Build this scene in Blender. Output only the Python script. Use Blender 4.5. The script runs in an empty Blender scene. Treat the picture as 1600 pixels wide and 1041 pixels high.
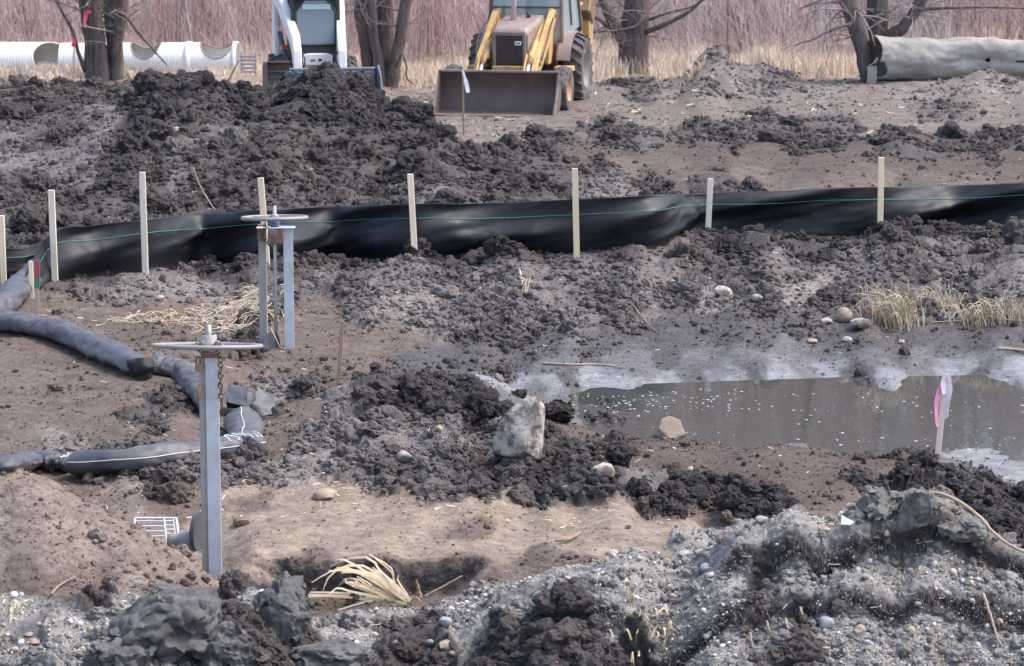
import bpy, bmesh, math, random
import numpy as np
from mathutils import Vector, Matrix, noise as mnoise

random.seed(7)
rng = np.random.default_rng(11)
SC = bpy.context.scene
COL = SC.collection

# ------------------------------------------------------------------ camera, sky, sun, exposure
H = 4.67                       # eye height above the field, metres
F = 4500.0                     # focal length for a 1600 px wide frame
TH = math.atan(732.5 / F)      # downward pitch
cam_d = bpy.data.cameras.new('camera')
cam = bpy.data.objects.new('camera', cam_d)
COL.objects.link(cam)
cam_d.sensor_width = 36.0
cam_d.lens = 36.0 * F / 1600.0
cam_d.clip_start = 0.5
cam_d.clip_end = 3000
cam_d.dof.use_dof = True            # the mild softness of a long lens focused on the middle ground
cam_d.dof.focus_distance = 26
cam_d.dof.aperture_fstop = 5.6
cam.location = (0, 0, H)
cam.rotation_euler = (math.pi / 2 - TH, 0, 0)
SC.camera = cam

SUN_EL, SUN_AZ = math.radians(58), math.radians(84)    # azimuth clockwise from +Y: high, from the right
world = bpy.data.worlds.new('World')
SC.world = world
world.use_nodes = True
wn = world.node_tree
for n in list(wn.nodes):
    wn.nodes.remove(n)
wo = wn.nodes.new('ShaderNodeOutputWorld')
wb = wn.nodes.new('ShaderNodeBackground')
ws = wn.nodes.new('ShaderNodeTexSky')
ws.sky_type = 'NISHITA'
ws.sun_disc = False
ws.sun_elevation = SUN_EL
ws.sun_rotation = SUN_AZ
ws.dust_density = 3.0
ws.air_density = 1.0
wb.inputs[1].default_value = 0.15
wn.links.new(ws.outputs[0], wb.inputs[0])
wn.links.new(wb.outputs[0], wo.inputs[0])
sun_d = bpy.data.lights.new('sun', 'SUN')
sun_d.energy = 1.4
sun_d.angle = math.radians(18.0)
sun_d.color = (1.0, 0.965, 0.93)
sun = bpy.data.objects.new('sun', sun_d)
COL.objects.link(sun)
sdir = Vector((math.sin(SUN_AZ) * math.cos(SUN_EL), math.cos(SUN_AZ) * math.cos(SUN_EL), math.sin(SUN_EL)))
sun.rotation_euler = (-sdir).to_track_quat('-Z', 'Y').to_euler()
sun.location = sdir * 60
SC.view_settings.view_transform = 'Standard'
SC.view_settings.look = 'None'
SC.view_settings.exposure = 1.40
SC.view_settings.gamma = 1.0

# ------------------------------------------------------------------ camera geometry -> points of the place
_cF = Vector((0, math.cos(TH), -math.sin(TH)))
_cU = Vector((0, math.sin(TH), math.cos(TH)))
_cO = Vector((0, 0, H))

def ray(u, v):
    return _cF + Vector(((u - 800) / F, 0, 0)) - _cU * ((v - 520.5) / F)

def P(u, v, z=0.0):
    d = ray(u, v)
    return _cO + d * ((z - H) / d.z)

def PD(u, v, y):
    d = ray(u, v)
    return _cO + d * (y / d.y)

# ------------------------------------------------------------------ noise
_tab = rng.random((8, 256, 256)).astype(np.float32)
_tx = rng.random((8, 256, 256)).astype(np.float32)
_ty = rng.random((8, 256, 256)).astype(np.float32)

def vnoise(x, y, s=0):
    t = _tab[s % 8]
    o = 37.13 * s
    x = x + o; y = y + o * 1.7
    xi = np.floor(x); yi = np.floor(y)
    fx = (x - xi).astype(np.float32); fy = (y - yi).astype(np.float32)
    xi = xi.astype(np.int64) & 255; yi = yi.astype(np.int64) & 255
    fx = fx * fx * fx * (fx * (fx * 6 - 15) + 10); fy = fy * fy * fy * (fy * (fy * 6 - 15) + 10)
    x1 = (xi + 1) & 255; y1 = (yi + 1) & 255
    a = t[xi, yi]; b = t[x1, yi]; c = t[xi, y1]; d = t[x1, y1]
    return ((a + (b - a) * fx) * (1 - fy) + (c + (d - c) * fx) * fy) * 2 - 1

def fbm(x, y, s=0, o=4, g=0.5):
    r = 0; a = 1.0; tot = 0
    for k in range(o):
        c, sn = math.cos(0.6 * k), math.sin(0.6 * k)
        r = r + a * vnoise((x * c - y * sn) * 2 ** k, (x * sn + y * c) * 2 ** k, s + k)
        tot += a; a *= g
    return r / tot

def worley(x, y, s=0):
    """distance to the nearest cell point, a random number of that cell, and the second distance"""
    o = 19.7 * s
    x = x + o; y = y + 2.3 * o
    xi = np.floor(x).astype(np.int64); yi = np.floor(y).astype(np.int64)
    f1 = np.full(x.shape, 9.0, np.float32); f2 = f1.copy(); rid = np.zeros(x.shape, np.float32)
    for dx in (-1, 0, 1):
        for dy in (-1, 0, 1):
            cx = xi + dx; cy = yi + dy
            kx = cx & 255; ky = cy & 255
            px = cx + _tx[s % 8][kx, ky]; py = cy + _ty[s % 8][kx, ky]
            d = np.sqrt((px - x) ** 2 + (py - y) ** 2).astype(np.float32)
            r = _tab[s % 8][kx, ky]
            m = d < f1
            f2 = np.where(m, f1, np.minimum(f2, d))
            rid = np.where(m, r, rid)
            f1 = np.where(m, d, f1)
    return f1, rid, f2

# ------------------------------------------------------------------ the lie of the land: surveyed spots (frame u, v and height z; 'd' = given distance)
SPOTS = '''
-100 95 .05|200 95 .05|500 95 .05|800 95 .05|1000 95 .05|1300 95 .05|1700 95 .05
-100 75 .1|400 75 .1|800 75 .1|1200 75 .1|1700 75 .1
0 133 .08|0 180 .15|0 240 .1|0 300 0|0 355 -.1|0 445 -.1|0 500 -.2|0 600 -.3|0 690 -.35
-100 140 .1|-100 240 .1|-100 350 -.1|-100 500 -.2|-100 690 -.35
100 130 .05|60 150 .1|150 160 .45|100 190 .3|100 260 .1|100 330 -.05
252 119 .94|290 123 .92|218 150 .68|325 142 .88|260 200 .55|260 260 .2|240 320 -.05|260 d52 .6|260 d55 .1|160 d55 .05|340 165 .75|340 230 .4|340 300 .05|372 152 .6
495 115 .96|455 128 .78|540 122 .92|425 152 .45|550 138 .78|590 152 .65|650 188 .4|700 232 .15|500 200 .5|500 260 .15|500 300 0|600 260 .1|640 320 -.05|490 d54 .45|490 d56.5 .03|600 d54 .2|650 d52 .05|400 d54 .3|400 d57 .03
800 255 .03|800 310 -.08|760 185 0|700 170 0|800 140 0|800 205 .02|900 205 .05
1000 140 0|1000 175 0|1000 205 .12|1000 282 -.2|1200 140 0|1200 175 .02|1200 202 .1|1200 278 -.2|1400 150 .03|1400 190 .08|1400 216 .17|1400 282 -.2|1600 150 .05|1600 190 .1|1600 222 .17|1600 275 -.15|1700 200 .1|1700 280 -.15
900 305 -.15|1200 305 -.15|1400 310 -.12|900 345 -.1
1130 84 .72|1090 103 .33|1190 106 .28|1245 125 .04|1130 140 0|1060 150 0|1200 150 0|1130 168 .02|1130 188 .05|1070 128 .05|1190 128 .07|1060 190 .05|1040 118 .04|1130 d64.5 .02|1550 116 .22|1480 124 .1|1560 140 .03|990 112 .04
645 400 0|900 400 0|1108 362 .05|1375 359 .05|1600 350 .05|1700 348 .05|410 405 0|225 418 0|85 440 -.05|-100 450 -.1
200 480 -.15|400 470 -.1|600 450 -.1|800 450 -.1|1000 430 0|1200 430 0|1400 430 0|1600 430 0|1700 430 0
600 540 -.35|800 540 -.45|1000 520 -.4|1200 510 -.35|1400 520 -.4|1600 520 -.4|450 556 -.38|380 545 -.36
800 600 -.56|700 585 -.45|1000 590 -.57|1200 586 -.57|1400 582 -.57|1600 576 -.56|1700 576 -.56
880 622 -.59|1000 622 -.59|1200 617 -.588|1400 612 -.588|1600 606 -.588
940 634 -.67|1100 632 -.72|1040 650 -.75|1150 662 -.78|1300 630 -.75|1500 625 -.75|1000 640 -.72|1200 645 -.8|1400 650 -.82|1600 650 -.82|1700 650 -.82|1600 695 -.75|900 640 -.63|880 660 -.5
900 678 -.42|1000 684 -.42|1200 695 -.42|1400 712 -.42|1475 720 -.47|1600 732 -.58|1700 735 -.58
1000 d26.7 -.72|1200 d26.3 -.75|1400 d25.8 -.75
900 705 -.39|1100 700 -.40|1300 728 -.41|1150 760 -.41|1000 720 -.38|1200 735 -.38|1350 745 -.4|1050 750 -.4|950 735 -.40|1200 768 -.42|1350 765 -.44|1200 d22.7 -.68|1400 d22.6 -.7|1100 825 -.62|1580 800 -.66|1550 755 -.55|1700 800 -.66
100 560 -.3|100 640 -.35|300 640 -.35|500 560 -.36|500 640 -.36|640 612 -.2|740 616 -.15|740 660 -.36|560 605 -.28|640 655 -.36
700 680 -.16|820 700 -.17|600 700 -.22|820 775 -.42|900 742 -.3|980 765 -.36|560 690 -.3|1000 805 -.5|900 795 -.46|480 680 -.34
400 770 -.42|600 785 -.42|800 802 -.45|1000 822 -.46|400 858 -.42|600 862 -.42|760 872 -.43|1000 862 -.44|1100 840 -.46
390 d21.0 -.44|550 d21.0 -.44|710 d21.0 -.44|500 810 -.42|700 815 -.43|500 840 -.43|700 845 -.43|850 840 -.44|920 850 -.44|600 815 -.42|420 815 -.42|850 875 -.45|930 872 -.44|500 d19.9 -.46|650 d19.9 -.46|800 d20.2 -.48|400 d19.9 -.48
200 760 -.36|350 800 -.42|280 780 -.42
0 726 .42|70 750 .35|150 792 .2|345 905 -.42|280 860 -.14|215 822 .06|-100 710 .5|0 d21.9 -.32|150 d21.3 -.45|250 d20.9 -.5|330 d21.3 -.60|330 d20.85 -.62|300 d21.1 -.6|-100 d22 -.3
0 800 .27|0 900 .05|0 980 -.1|0 1041 -.2|150 880 .03|250 910 -.12|340 955 -.25|-100 900 .1|-100 1041 -.15
240 925 .04|400 925 0|450 940 -.03|120 990 -.1|300 1000 -.12|500 965 -.1|600 948 -.12|700 938 -.1|600 1041 -.3|300 1060 -.25|450 1030 -.25
850 900 .06|930 886 .12|1000 870 .2|1150 832 .4|1250 810 .5|1350 792 .55|1400 772 .62|1480 782 .58|1540 845 .42|1600 885 .3|1700 890 .3
850 d19.9 -.5|1000 d20 -.5|1200 d20 -.5|1400 d20.1 -.5|1550 d19.6 -.5|1700 d19.4 -.45
1000 908 .11|1150 878 .32|1300 866 .38|1430 858 .42|1150 d17.8 .29|1300 d17.8 .34|1430 d17.75 .37|1500 955 .13|1600 935 .2|1000 960 -.03|1000 d17.5 -.1|1200 d17.4 .2|1400 d17.4 .25|1200 d16.9 .12|1400 d16.9 .16|1000 1041 -.28|1600 1041 0|800 960 -.1|800 1041 -.32|1700 1041 0
-100 1200 -.3|400 1200 -.4|800 1200 -.4|1200 1200 -.35|1700 1200 -.25
'''
def spot_xyz(u, v, z):
    if v.startswith('d'):
        d = float(v[1:]); return ((u - 800) / F * d * 1.0 / math.cos(TH) * (math.cos(TH)), d, z)
    p = P(u, float(v), z); return (p.x, p.y, z)
_pts = []
for ln in SPOTS.split('\n'):
    for it in ln.split('|'):
        w = it.split()
        if len(w) == 3:
            _pts.append(spot_xyz(float(w[0]), w[1], float(w[2])))
_pts = np.array(_pts)

def plan(x, y):
    """plan coordinates in which the surveyed spots are spread about evenly"""
    yy = np.maximum(y, 15.0)
    return np.clip(x / yy * 45, -9.5, 9.5), np.clip(F * H / yy / 100, 2.6, 13.0) * 1.0

_q = np.stack(plan(_pts[:, 0], _pts[:, 1]), 1)
def _tps(r2):
    return np.where(r2 > 1e-12, 0.5 * r2 * np.log(r2 + 1e-12), 0)
_n = len(_q)
_K = _tps(((_q[:, None] - _q[None]) ** 2).sum(-1)) + 0.006 * np.eye(_n)
_Pm = np.concatenate([np.ones((_n, 1)), _q], 1)
_A = np.block([[_K, _Pm], [_Pm.T, np.zeros((3, 3))]])
_sol = np.linalg.solve(_A, np.concatenate([_pts[:, 2], np.zeros(3)]))

def base_height(x, y):
    a, b = plan(x, y)
    sh = a.shape; a = a.ravel(); b = b.ravel()
    out = np.empty(a.shape)
    for i in range(0, len(a), 40000):
        aa = a[i:i + 40000]; bb = b[i:i + 40000]
        r2 = (aa[:, None] - _q[None, :, 0]) ** 2 + (bb[:, None] - _q[None, :, 1]) ** 2
        out[i:i + 40000] = _tps(r2) @ _sol[:_n] + _sol[_n] + aa * _sol[_n + 1] + bb * _sol[_n + 2]
    return out.reshape(sh)

# ------------------------------------------------------------------ terrain grid: fine where the photograph looks, coarse beyond
_yd = F * H / np.arange(1330, 283, -1.45)
_yn = np.array([-40, -20, -8, 0, 5, 9, 12, 14, 15.2])
_yf = _yd[-1] * np.geomspace(1.02, 12, 36)
ROWS = np.concatenate([_yn, _yd, _yf])
_ad = np.arange(-0.226, 0.2261, 0.00039)
_ao = 0.226 * np.geomspace(1.03, 120, 46)
COLS = np.concatenate([-_ao[::-1], _ad, _ao])
GY, GA = np.meshgrid(ROWS, COLS, indexing='ij')
GX = GA * np.maximum(GY, 14.0)

# coarse base then bilinear
_r2 = np.unique(np.concatenate([np.arange(0, len(ROWS), 4), [len(ROWS) - 1]]))
_c2 = np.unique(np.concatenate([np.arange(0, len(COLS), 4), [len(COLS) - 1]]))
_bz = base_height(GX[np.ix_(_r2, _c2)], GY[np.ix_(_r2, _c2)])
_t1 = np.stack([np.interp(np.arange(len(COLS)), _c2, r) for r in _bz])
BZ = np.stack([np.interp(np.arange(len(ROWS)), _r2, c) for c in _t1.T], 1)
# heaps tipped on the field: (u, distance, height, half widths)
for _u, _d, _h, _rx, _ry in ((1128, 61.7, .25, .85, .8), (1180, 61.7, .17, .9, .8), (1095, 61.8, .12, .5, .6), (255, 49.7, .05, .36, .5), (292, 49.6, .03, .3, .5), (228, 49.3, .03, .35, .5), (497, 51.3, -.06, .6, .6), (1552, 60.9, .26, .6, .6), (1430, 61.0, .10, .9, .5), (640, 47.6, .16, .4, .5)):
    _x0 = (_u - 800) / F * _d
    BZ = BZ + _h * np.exp(-((GX - _x0) / _rx) ** 2 - ((GY - _d) / _ry) ** 2)
# cut edges: the lip of the tan bench and two ledges of the gravelly bank. (lip distance, drop, from u, to u, wobble seed)
def _ss(t):
    t = np.clip(t, 0, 1); return t * t * (3 - 2 * t)
CUTS = ((21.02, .25, 355, 800, 1, .16), (17.93, .22, 1090, 1760, 2, .12), (17.55, .13, 820, 1720, 3, .16))
def cut_at(c, x, y):
    lip, drop, u0, u1, sd, wb = c
    u = 800 + F * x / np.maximum(y, 14)
    side = _ss((u - u0) / 110) * _ss((u1 - u) / 110)
    yl = lip + wb * fbm(x * 1.3, x * 0 + sd * 3.3, sd, 4, .55)
    return side, _ss((yl - y) / .10), yl
for _c in CUTS:
    _s, _t, _ = cut_at(_c, GX, GY)
    BZ = BZ - _c[1] * _s * _t
# the hill behind the thicket
BZ = BZ + np.clip((GY - 88) / 60, 0, 1) ** 1.5 * 9 + np.clip((GY - 160) / 400, 0, 1) * 14

# spread the dense rows evenly over the slopes too, so that steep faces keep their detail
_i0, _i1 = len(_yn), len(_yn) + len(_yd)
_k = np.ones(15) / 15
_bs = np.apply_along_axis(lambda r: np.convolve(np.pad(r, 7, mode='edge'), _k, 'valid'), 1, BZ[_i0:_i1])
_dy = np.diff(_yd)[:, None]; _dz = np.diff(_bs, axis=0); _ym = ((_yd[1:] + _yd[:-1]) / 2)[:, None]
_M = np.concatenate([np.zeros((1, len(COLS))), np.cumsum(F * (H * _dy / _ym ** 2 + .85 * np.abs(_dz) / _ym), 0)])
_Ls = np.concatenate([np.zeros((1, len(COLS))), np.cumsum(np.sqrt(_dy ** 2 + _dz ** 2), 0)])
ND = 820
_lin = np.linspace(0, 1, ND)
GYd = np.empty((ND, len(COLS))); BZd = GYd.copy(); Td = GYd.copy()
for _j in range(len(COLS)):
    GYd[:, _j] = np.interp(_lin * _M[-1, _j], _M[:, _j], _yd)
    BZd[:, _j] = np.interp(GYd[:, _j], _yd, BZ[_i0:_i1, _j])
    Td[:, _j] = np.interp(GYd[:, _j], _yd, _Ls[:, _j])
_one = np.ones(len(COLS))[None]
BZ_SEP = BZ
GY = np.concatenate([_yn[:, None] * _one, GYd, _yf[:, None] * _one])
GT = np.concatenate([(_yn - _yn[-1])[:, None] * _one, Td, Td[-1:] + (_yf - _yd[-1])[:, None] * _one]) + 15
BG = np.concatenate([BZ[:_i0], BZd, BZ[_i1:]])
GA = np.repeat(COLS[None], len(GY), 0)
GX = GA * np.maximum(GY, 14.0)
def to_rows(A):
    """values on the sloping grid -> values at the plain rows"""
    return np.stack([np.interp(ROWS, GY[:, j], A[:, j]) for j in range(len(COLS))], 1)

def sampler(Z):
    def f(x, y):
        a = x / max(y, 14.0)
        i = np.searchsorted(ROWS, y) - 1; j = np.searchsorted(COLS, a) - 1
        i = int(np.clip(i, 0, len(ROWS) - 2)); j = int(np.clip(j, 0, len(COLS) - 2))
        ty = (y - ROWS[i]) / (ROWS[i + 1] - ROWS[i]); tx = (a - COLS[j]) / (COLS[j + 1] - COLS[j])
        return float((Z[i, j] * (1 - tx) + Z[i, j + 1] * tx) * (1 - ty) + (Z[i + 1, j] * (1 - tx) + Z[i + 1, j + 1] * tx) * ty)
    return f

def hit(Z, u, v, dz=0.0):
    """where the sight line through (u, v) first meets the ground"""
    d = ray(u, v)
    ys = ROWS[9:]
    xs = d.x / d.y * ys
    zs = H + d.z / d.y * ys
    a = xs / np.maximum(ys, 14.0)
    jf = np.interp(a, COLS, np.arange(len(COLS)))
    j = np.clip(np.floor(jf).astype(int), 0, len(COLS) - 2); t = jf - j
    ii = np.arange(9, len(ROWS))
    g = Z[ii, j] * (1 - t) + Z[ii, j + 1] * t + dz
    below = np.nonzero(zs <= g)[0]
    k = below[0] if len(below) else len(ys) - 1
    if k == 0:
        y = ys[0]
    else:
        d0 = zs[k - 1] - g[k - 1]; d1 = zs[k] - g[k]
        y = ys[k - 1] + (ys[k] - ys[k - 1]) * d0 / max(d0 - d1, 1e-9)
    return _cO + d * (y / d.y)

# ------------------------------------------------------------------ soils: where each kind of earth lies
#        albedo                 clump  rough  chunk(m)
SOIL = {'K': ((.037, .0305, .0320), 1.0, .70),
        'D': ((.060, .0485, .047), .85, .85),
        'N': ((.084, .070, .067), .74, .88),
        'B': ((.080, .0575, .049), .24, .9),
        'R': ((.108, .081, .066), .26, .9),
        'E': ((.165, .130, .105), .27, .95),
        'V': ((.058, .050, .050), .30, .60),
        'G': ((.122, .104, .100), .68, .9),
        'C': ((.158, .136, .127), .46, .92),
        'T': ((.208, .164, .126), .13, .95),
        'L': ((.140, .114, .099), .24, .95),
        'M': ((.180, .177, .182), .06, .36),
        'W': ((.098, .089, .090), .14, .42),
        'P': ((.205, .192, .180), .42, .9),
        'S': ((.30, .235, .175), .25, .95)}
SOILS = '''
S 100 110|S 405 122|S 640 100|S 660 120|S 950 100|S 1050 105|S 1290 110|S 1250 105|S -50 115|S 1000 85|S 500 90|S 1600 95
D 20 145|D 120 140|D 60 180|G 30 250|G 100 240|D 80 215|G 60 200|G 150 250|D 30 320|D 120 310|G 130 275|D 200 320|D -60 200|D -60 300|G 170 190
K 240 140|K 300 145|K 270 180|K 200 190|D 320 190|D 260 230|G 330 215|D 340 260|D 250 280|D 180 250|K 380 180|D 400 215|D 370 250|D 330 300|G 290 270|D 410 290|K 230 215
K 450 145|K 520 135|K 580 155|K 500 170|K 560 195|D 480 215|K 640 185|K 660 200|D 600 230|D 540 250|D 460 265|D 560 300|D 640 290|K 620 260|G 660 300|D 700 260|D 760 280|D 780 250|D 700 310|D 800 300|D 860 280|D 480 310|D 860 240
L 640 150|L 700 190|L 760 200|L 800 190|L 950 160|L 1050 165|L 1150 170|L 1000 190|N 1000 140|C 1130 95|C 1160 110|C 1100 112|N 1130 126|C 1060 135|C 1200 135|N 1200 118|L 1250 170|L 1350 160|C 1450 140|L 1550 160|C 1300 145|L 1380 185|L 1600 180|C 1550 120|N 1290 192|N 1180 190|L 1480 195|N 1470 175|C 660 160|L 880 195|D 960 200|C 1420 130|C 1600 135
D 860 214|N 1000 214|D 1120 214|D 1270 214|D 1400 222|D 1500 224|D 1590 228|B 900 240|B 1000 240|R 1000 258|R 1200 262|R 1400 268|B 1100 250|B 1200 250|B 1300 255|B 1400 255|B 1500 255|B 1590 260|R 1050 275|R 1300 285|D 940 275|D 1020 295|G 960 290|R 1500 280|D 1120 290
K 660 405|K 720 400|D 790 400|D 850 405|D 960 405|K 1150 380|K 1250 375|D 1350 375|K 1450 370|D 1550 365|D 560 410|D 480 405|D 350 420
G 130 450|C 220 440|C 200 465|R 110 470|C 290 450|C 330 440|R 160 490|R 90 480|R 230 490|R 300 490|C 370 470|C 360 500|G 250 425|D 120 440|D 460 420|R 210 510
G 500 430|G 580 430|G 660 440|N 530 450|N 440 440|G 760 440|G 820 440|G 900 430|G 960 430|N 700 420|G 1040 420|N 1080 400|N 1120 410|N 1160 430|G 1000 465|N 1060 450|C 1120 462|G 1220 420|G 1320 410|N 1420 410|G 1500 400|C 1240 450|N 1550 420|N 1390 490|N 1440 485|N 1540 495|C 1590 480|G 1470 440|N 1300 490|N 1200 490|G 1350 450|N 1420 460|G 1550 450|G 620 410|N 860 415
C 600 480|G 560 490|R 510 500|C 660 490|R 620 530|R 560 540|R 500 550|G 740 480|G 800 490|G 880 480|G 700 520|N 760 520|G 900 505|N 960 495|V 860 540|V 660 560|V 960 530|V 1040 525|V 1100 510|V 1140 535|V 1240 525|V 1340 525|V 1440 528|V 1540 525|V 1590 535|V 1400 545|V 1300 545|V 1200 545|V 1500 545|V 1040 548|V 940 552|V 760 550|V 800 565|V 720 545
W 900 572|W 980 565|M 775 597|M 815 598|M 850 600|M 800 590|M 930 606|W 1000 578|M 1040 604|M 1100 604|W 1080 578|M 1150 596|M 1220 590|M 1300 586|M 1400 584|M 1500 582|M 1590 580|M 1250 606|M 1400 602|M 1550 596|W 1180 570|W 1300 566|W 1450 564|M 980 614|W 1560 562|W 1380 560|W 1240 560|W 850 582|W 1120 560|D 780 580|W 1020 590|V 905 597|W 1130 600|V 1165 590|W 1260 592|V 1340 596|W 1450 594|V 1540 588|W 830 606|V 1090 586
W 900 640|W 1000 640|W 1200 650|W 1400 650|W 1590 650|D 960 650|D 1060 662|W 1590 700
R 60 540|R 80 590|R 40 630|R 150 610|R 230 560|D 260 620|D 230 640|R 120 660|R 300 600|R 300 660|R 180 680|R 30 680|C 80 690|R 430 540|D 400 530|R 450 580|R 380 580|C 430 600|R 520 590|R 420 690|R 480 640|G 540 630|N 480 600|R 200 600
D 590 610|K 640 612|K 700 625|K 740 640|D 560 630|K 750 610|D 680 600|W 800 625|W 870 645
G 560 660|G 620 670|G 660 660|G 560 700|G 680 700|G 720 670|N 620 720|N 700 730|D 750 740|N 730 720|N 800 720|K 830 740|G 660 740|D 880 730|N 600 745|K 900 770|K 960 760|D 860 690|D 940 700|K 1020 775|K 1080 775|G 1000 745|K 1130 790|K 1200 795|D 970 725|K 1050 800|C 500 720|G 480 700|C 440 745|G 540 745
B 920 680|B 1000 690|B 1100 690|B 1200 700|B 1300 715|B 1400 730|B 1000 715|B 1100 730|B 1200 745|B 1300 745|B 1250 760|D 1380 750|D 1440 715|W 1520 735|M 1540 722|M 1600 735|K 1480 750|K 1560 770|K 1500 790|K 1590 800|K 1440 760|R 1300 780|K 1400 765|K 1530 740
G 300 740|N 340 720|N 200 720|N 160 730|D 250 760|R 300 770|T 380 770|G 360 740|T 440 780|T 520 770|T 340 820|T 420 830|T 500 820|T 600 790|T 700 800|T 800 800|T 900 810|T 1000 820|T 1080 825|T 600 840|T 700 850|T 800 850|T 900 850|T 980 860|T 420 862|T 540 866|T 640 868|T 760 868|R 850 878|R 400 780|R 720 820|T 860 830|R 260 790|R 1100 810
R 430 925|R 540 920|R 640 925|R 720 920|R 780 890|R 380 915|R 500 938|R 600 935
E 30 760|E 100 790|E 60 830|E 150 830|E 120 870|E 220 870|E 200 910|E 280 890|E 60 880|R 40 920|E 320 910|R 110 740|E 180 770|E 240 830|R 300 925|E 220 930|R 140 930|E -60 800|E -60 880|R -60 720
P 40 960|W 60 1000|P 100 1000|D 150 960|P 160 985|P 200 960|P 260 950|D 230 990|P 300 1000|D 330 940|P 400 930|P 430 960|D 360 1000|D 440 1010|P 180 1030|P 520 1000|D 500 1030|P 560 980|P 620 970|D 650 1010|P 700 960|P 760 980|D 700 1020|P 20 1035
P 850 910|P 930 890|P 1000 880|P 1100 850|P 1200 830|P 1280 820|C 1350 800|C 1420 780|C 1480 800|P 1150 870|P 1050 890|P 950 920|P 850 940|P 1250 860|P 1350 850|P 1450 850|C 1530 850|P 1590 900|D 1190 950|P 1080 930|P 1000 940|P 1340 905|P 1420 900|P 1000 915|P 1100 900|P 1300 900|P 1350 940|P 1450 920|P 1300 985|P 1400 970|P 1500 960|P 1590 960|P 1450 1000|P 1550 1010|P 1200 985|P 1100 985|P 1050 1010|P 1320 1020|D 1000 1000|D 900 985|D 850 990|D 950 1020|P 1100 1030|P 1400 1030|D 1250 1020|D 800 1020
'''
_sp, _sc = [], []
for ln in SOILS.split('\n'):
    for it in ln.split('|'):
        w = it.split()
        if len(w) == 3 and w[0] in SOIL:
            p = hit(BZ, float(w[1]), float(w[2]))
            _sp.append(plan(np.array(p.x), np.array(p.y)))
            s = SOIL[w[0]]
            _sc.append(list(s[0]) + [s[1], s[2], 1.0 if w[0] == 'P' else 0.0])
_sp = np.array(_sp); _sc = np.array(_sc)

# soil weights on the dense part, coarse, with ragged borders
_wx = fbm(GX * 0.9, GT * 0.45, 1, 5, .6); _wy = fbm(GX * 0.9 + 9, GT * 0.45 + 4, 3, 5, .6)
_pa, _pb = plan(GX, GY)
_pa = _pa + 0.40 * _wx + .16 * fbm(GX * 4, GT * 3, 4, 4, .7); _pb = _pb + 0.16 * _wy + .09 * fbm(GX * 4 + 3, GT * 3, 2, 4, .7)
NS = np.empty(GX.shape + (6,), np.float32)
_fa = _pa.ravel(); _fb = _pb.ravel(); _o = NS.reshape(-1, 6)
_rows2 = np.arange(0, len(_fa), 1)
def soil_at(a, b):
    d2 = ((a[:, None] - _sp[None, :, 0]) * 0.8) ** 2 + ((b[:, None] - _sp[None, :, 1]) * 1.7) ** 2
    dm = d2.min(1, keepdims=True)
    w = np.exp(-(d2 - dm) / (0.008 + 0.13 * dm)).astype(np.float32)
    return (w @ _sc) / w.sum(1, keepdims=True)
# evaluate on a half grid, then spread
_hr = np.unique(np.concatenate([np.arange(0, len(GY), 2), [len(GY) - 1]]))
_hc = np.unique(np.concatenate([np.arange(0, len(COLS), 2), [len(COLS) - 1]]))
_ha = _pa[np.ix_(_hr, _hc)].ravel().astype(np.float32); _hb = _pb[np.ix_(_hr, _hc)].ravel().astype(np.float32)
_sp = _sp.astype(np.float32); _sc = _sc.astype(np.float32)
_ho = np.concatenate([soil_at(_ha[i:i + 20000], _hb[i:i + 20000]) for i in range(0, len(_ha), 20000)]).reshape(len(_hr), len(_hc), 6)
_ri = np.interp(np.arange(len(GY)), _hr, np.arange(len(_hr))); _ci = np.interp(np.arange(len(COLS)), _hc, np.arange(len(_hc)))
_r0 = np.minimum(_ri.astype(int), len(_hr) - 2); _rt = (_ri - _r0)[:, None, None].astype(np.float32)
_c0 = np.minimum(_ci.astype(int), len(_hc) - 2); _ct = (_ci - _c0)[None, :, None].astype(np.float32)
_u = _ho[_r0] * (1 - _rt) + _ho[_r0 + 1] * _rt
NS = _u[:, _c0] * (1 - _ct) + _u[:, _c0 + 1] * _ct
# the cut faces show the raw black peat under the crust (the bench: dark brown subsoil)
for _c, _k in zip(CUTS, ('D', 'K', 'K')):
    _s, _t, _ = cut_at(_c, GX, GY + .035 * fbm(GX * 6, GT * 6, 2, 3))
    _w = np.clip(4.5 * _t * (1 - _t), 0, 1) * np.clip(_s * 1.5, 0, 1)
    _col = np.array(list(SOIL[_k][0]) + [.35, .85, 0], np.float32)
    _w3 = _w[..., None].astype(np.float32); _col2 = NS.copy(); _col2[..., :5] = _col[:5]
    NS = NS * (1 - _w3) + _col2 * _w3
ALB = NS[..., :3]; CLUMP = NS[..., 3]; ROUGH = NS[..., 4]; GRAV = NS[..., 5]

# ------------------------------------------------------------------ clods, crumbs and furrows as relief
def lumps(scale, s, amp, keep=0.75):
    w1 = 0.4 * vnoise(GX / scale * 1.3, GT / scale * 1.3, s) + .2 * vnoise(GX / scale * 3, GT / scale * 3, s + 2); w2 = 0.4 * vnoise(GX / scale * 1.3 + 7, GT / scale * 1.3, s + 1) + .2 * vnoise(GX / scale * 3, GT / scale * 3 + 5, s + 3)
    f1, rid, f2 = worley(GX / scale + w1, GT / scale + w2, s)
    r = 0.5 + 0.4 * rid
    b = np.clip(1 - (f1 / r) ** 2, 0, 1)
    fade = np.clip(scale / (_STEP * 3.0) - .5, 0, 1)      # relief finer than the mesh is left to the loose clods
    return fade * amp * b ** .85 * np.clip((rid - (1 - keep)) / keep, 0, 1) ** 0.7

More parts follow.
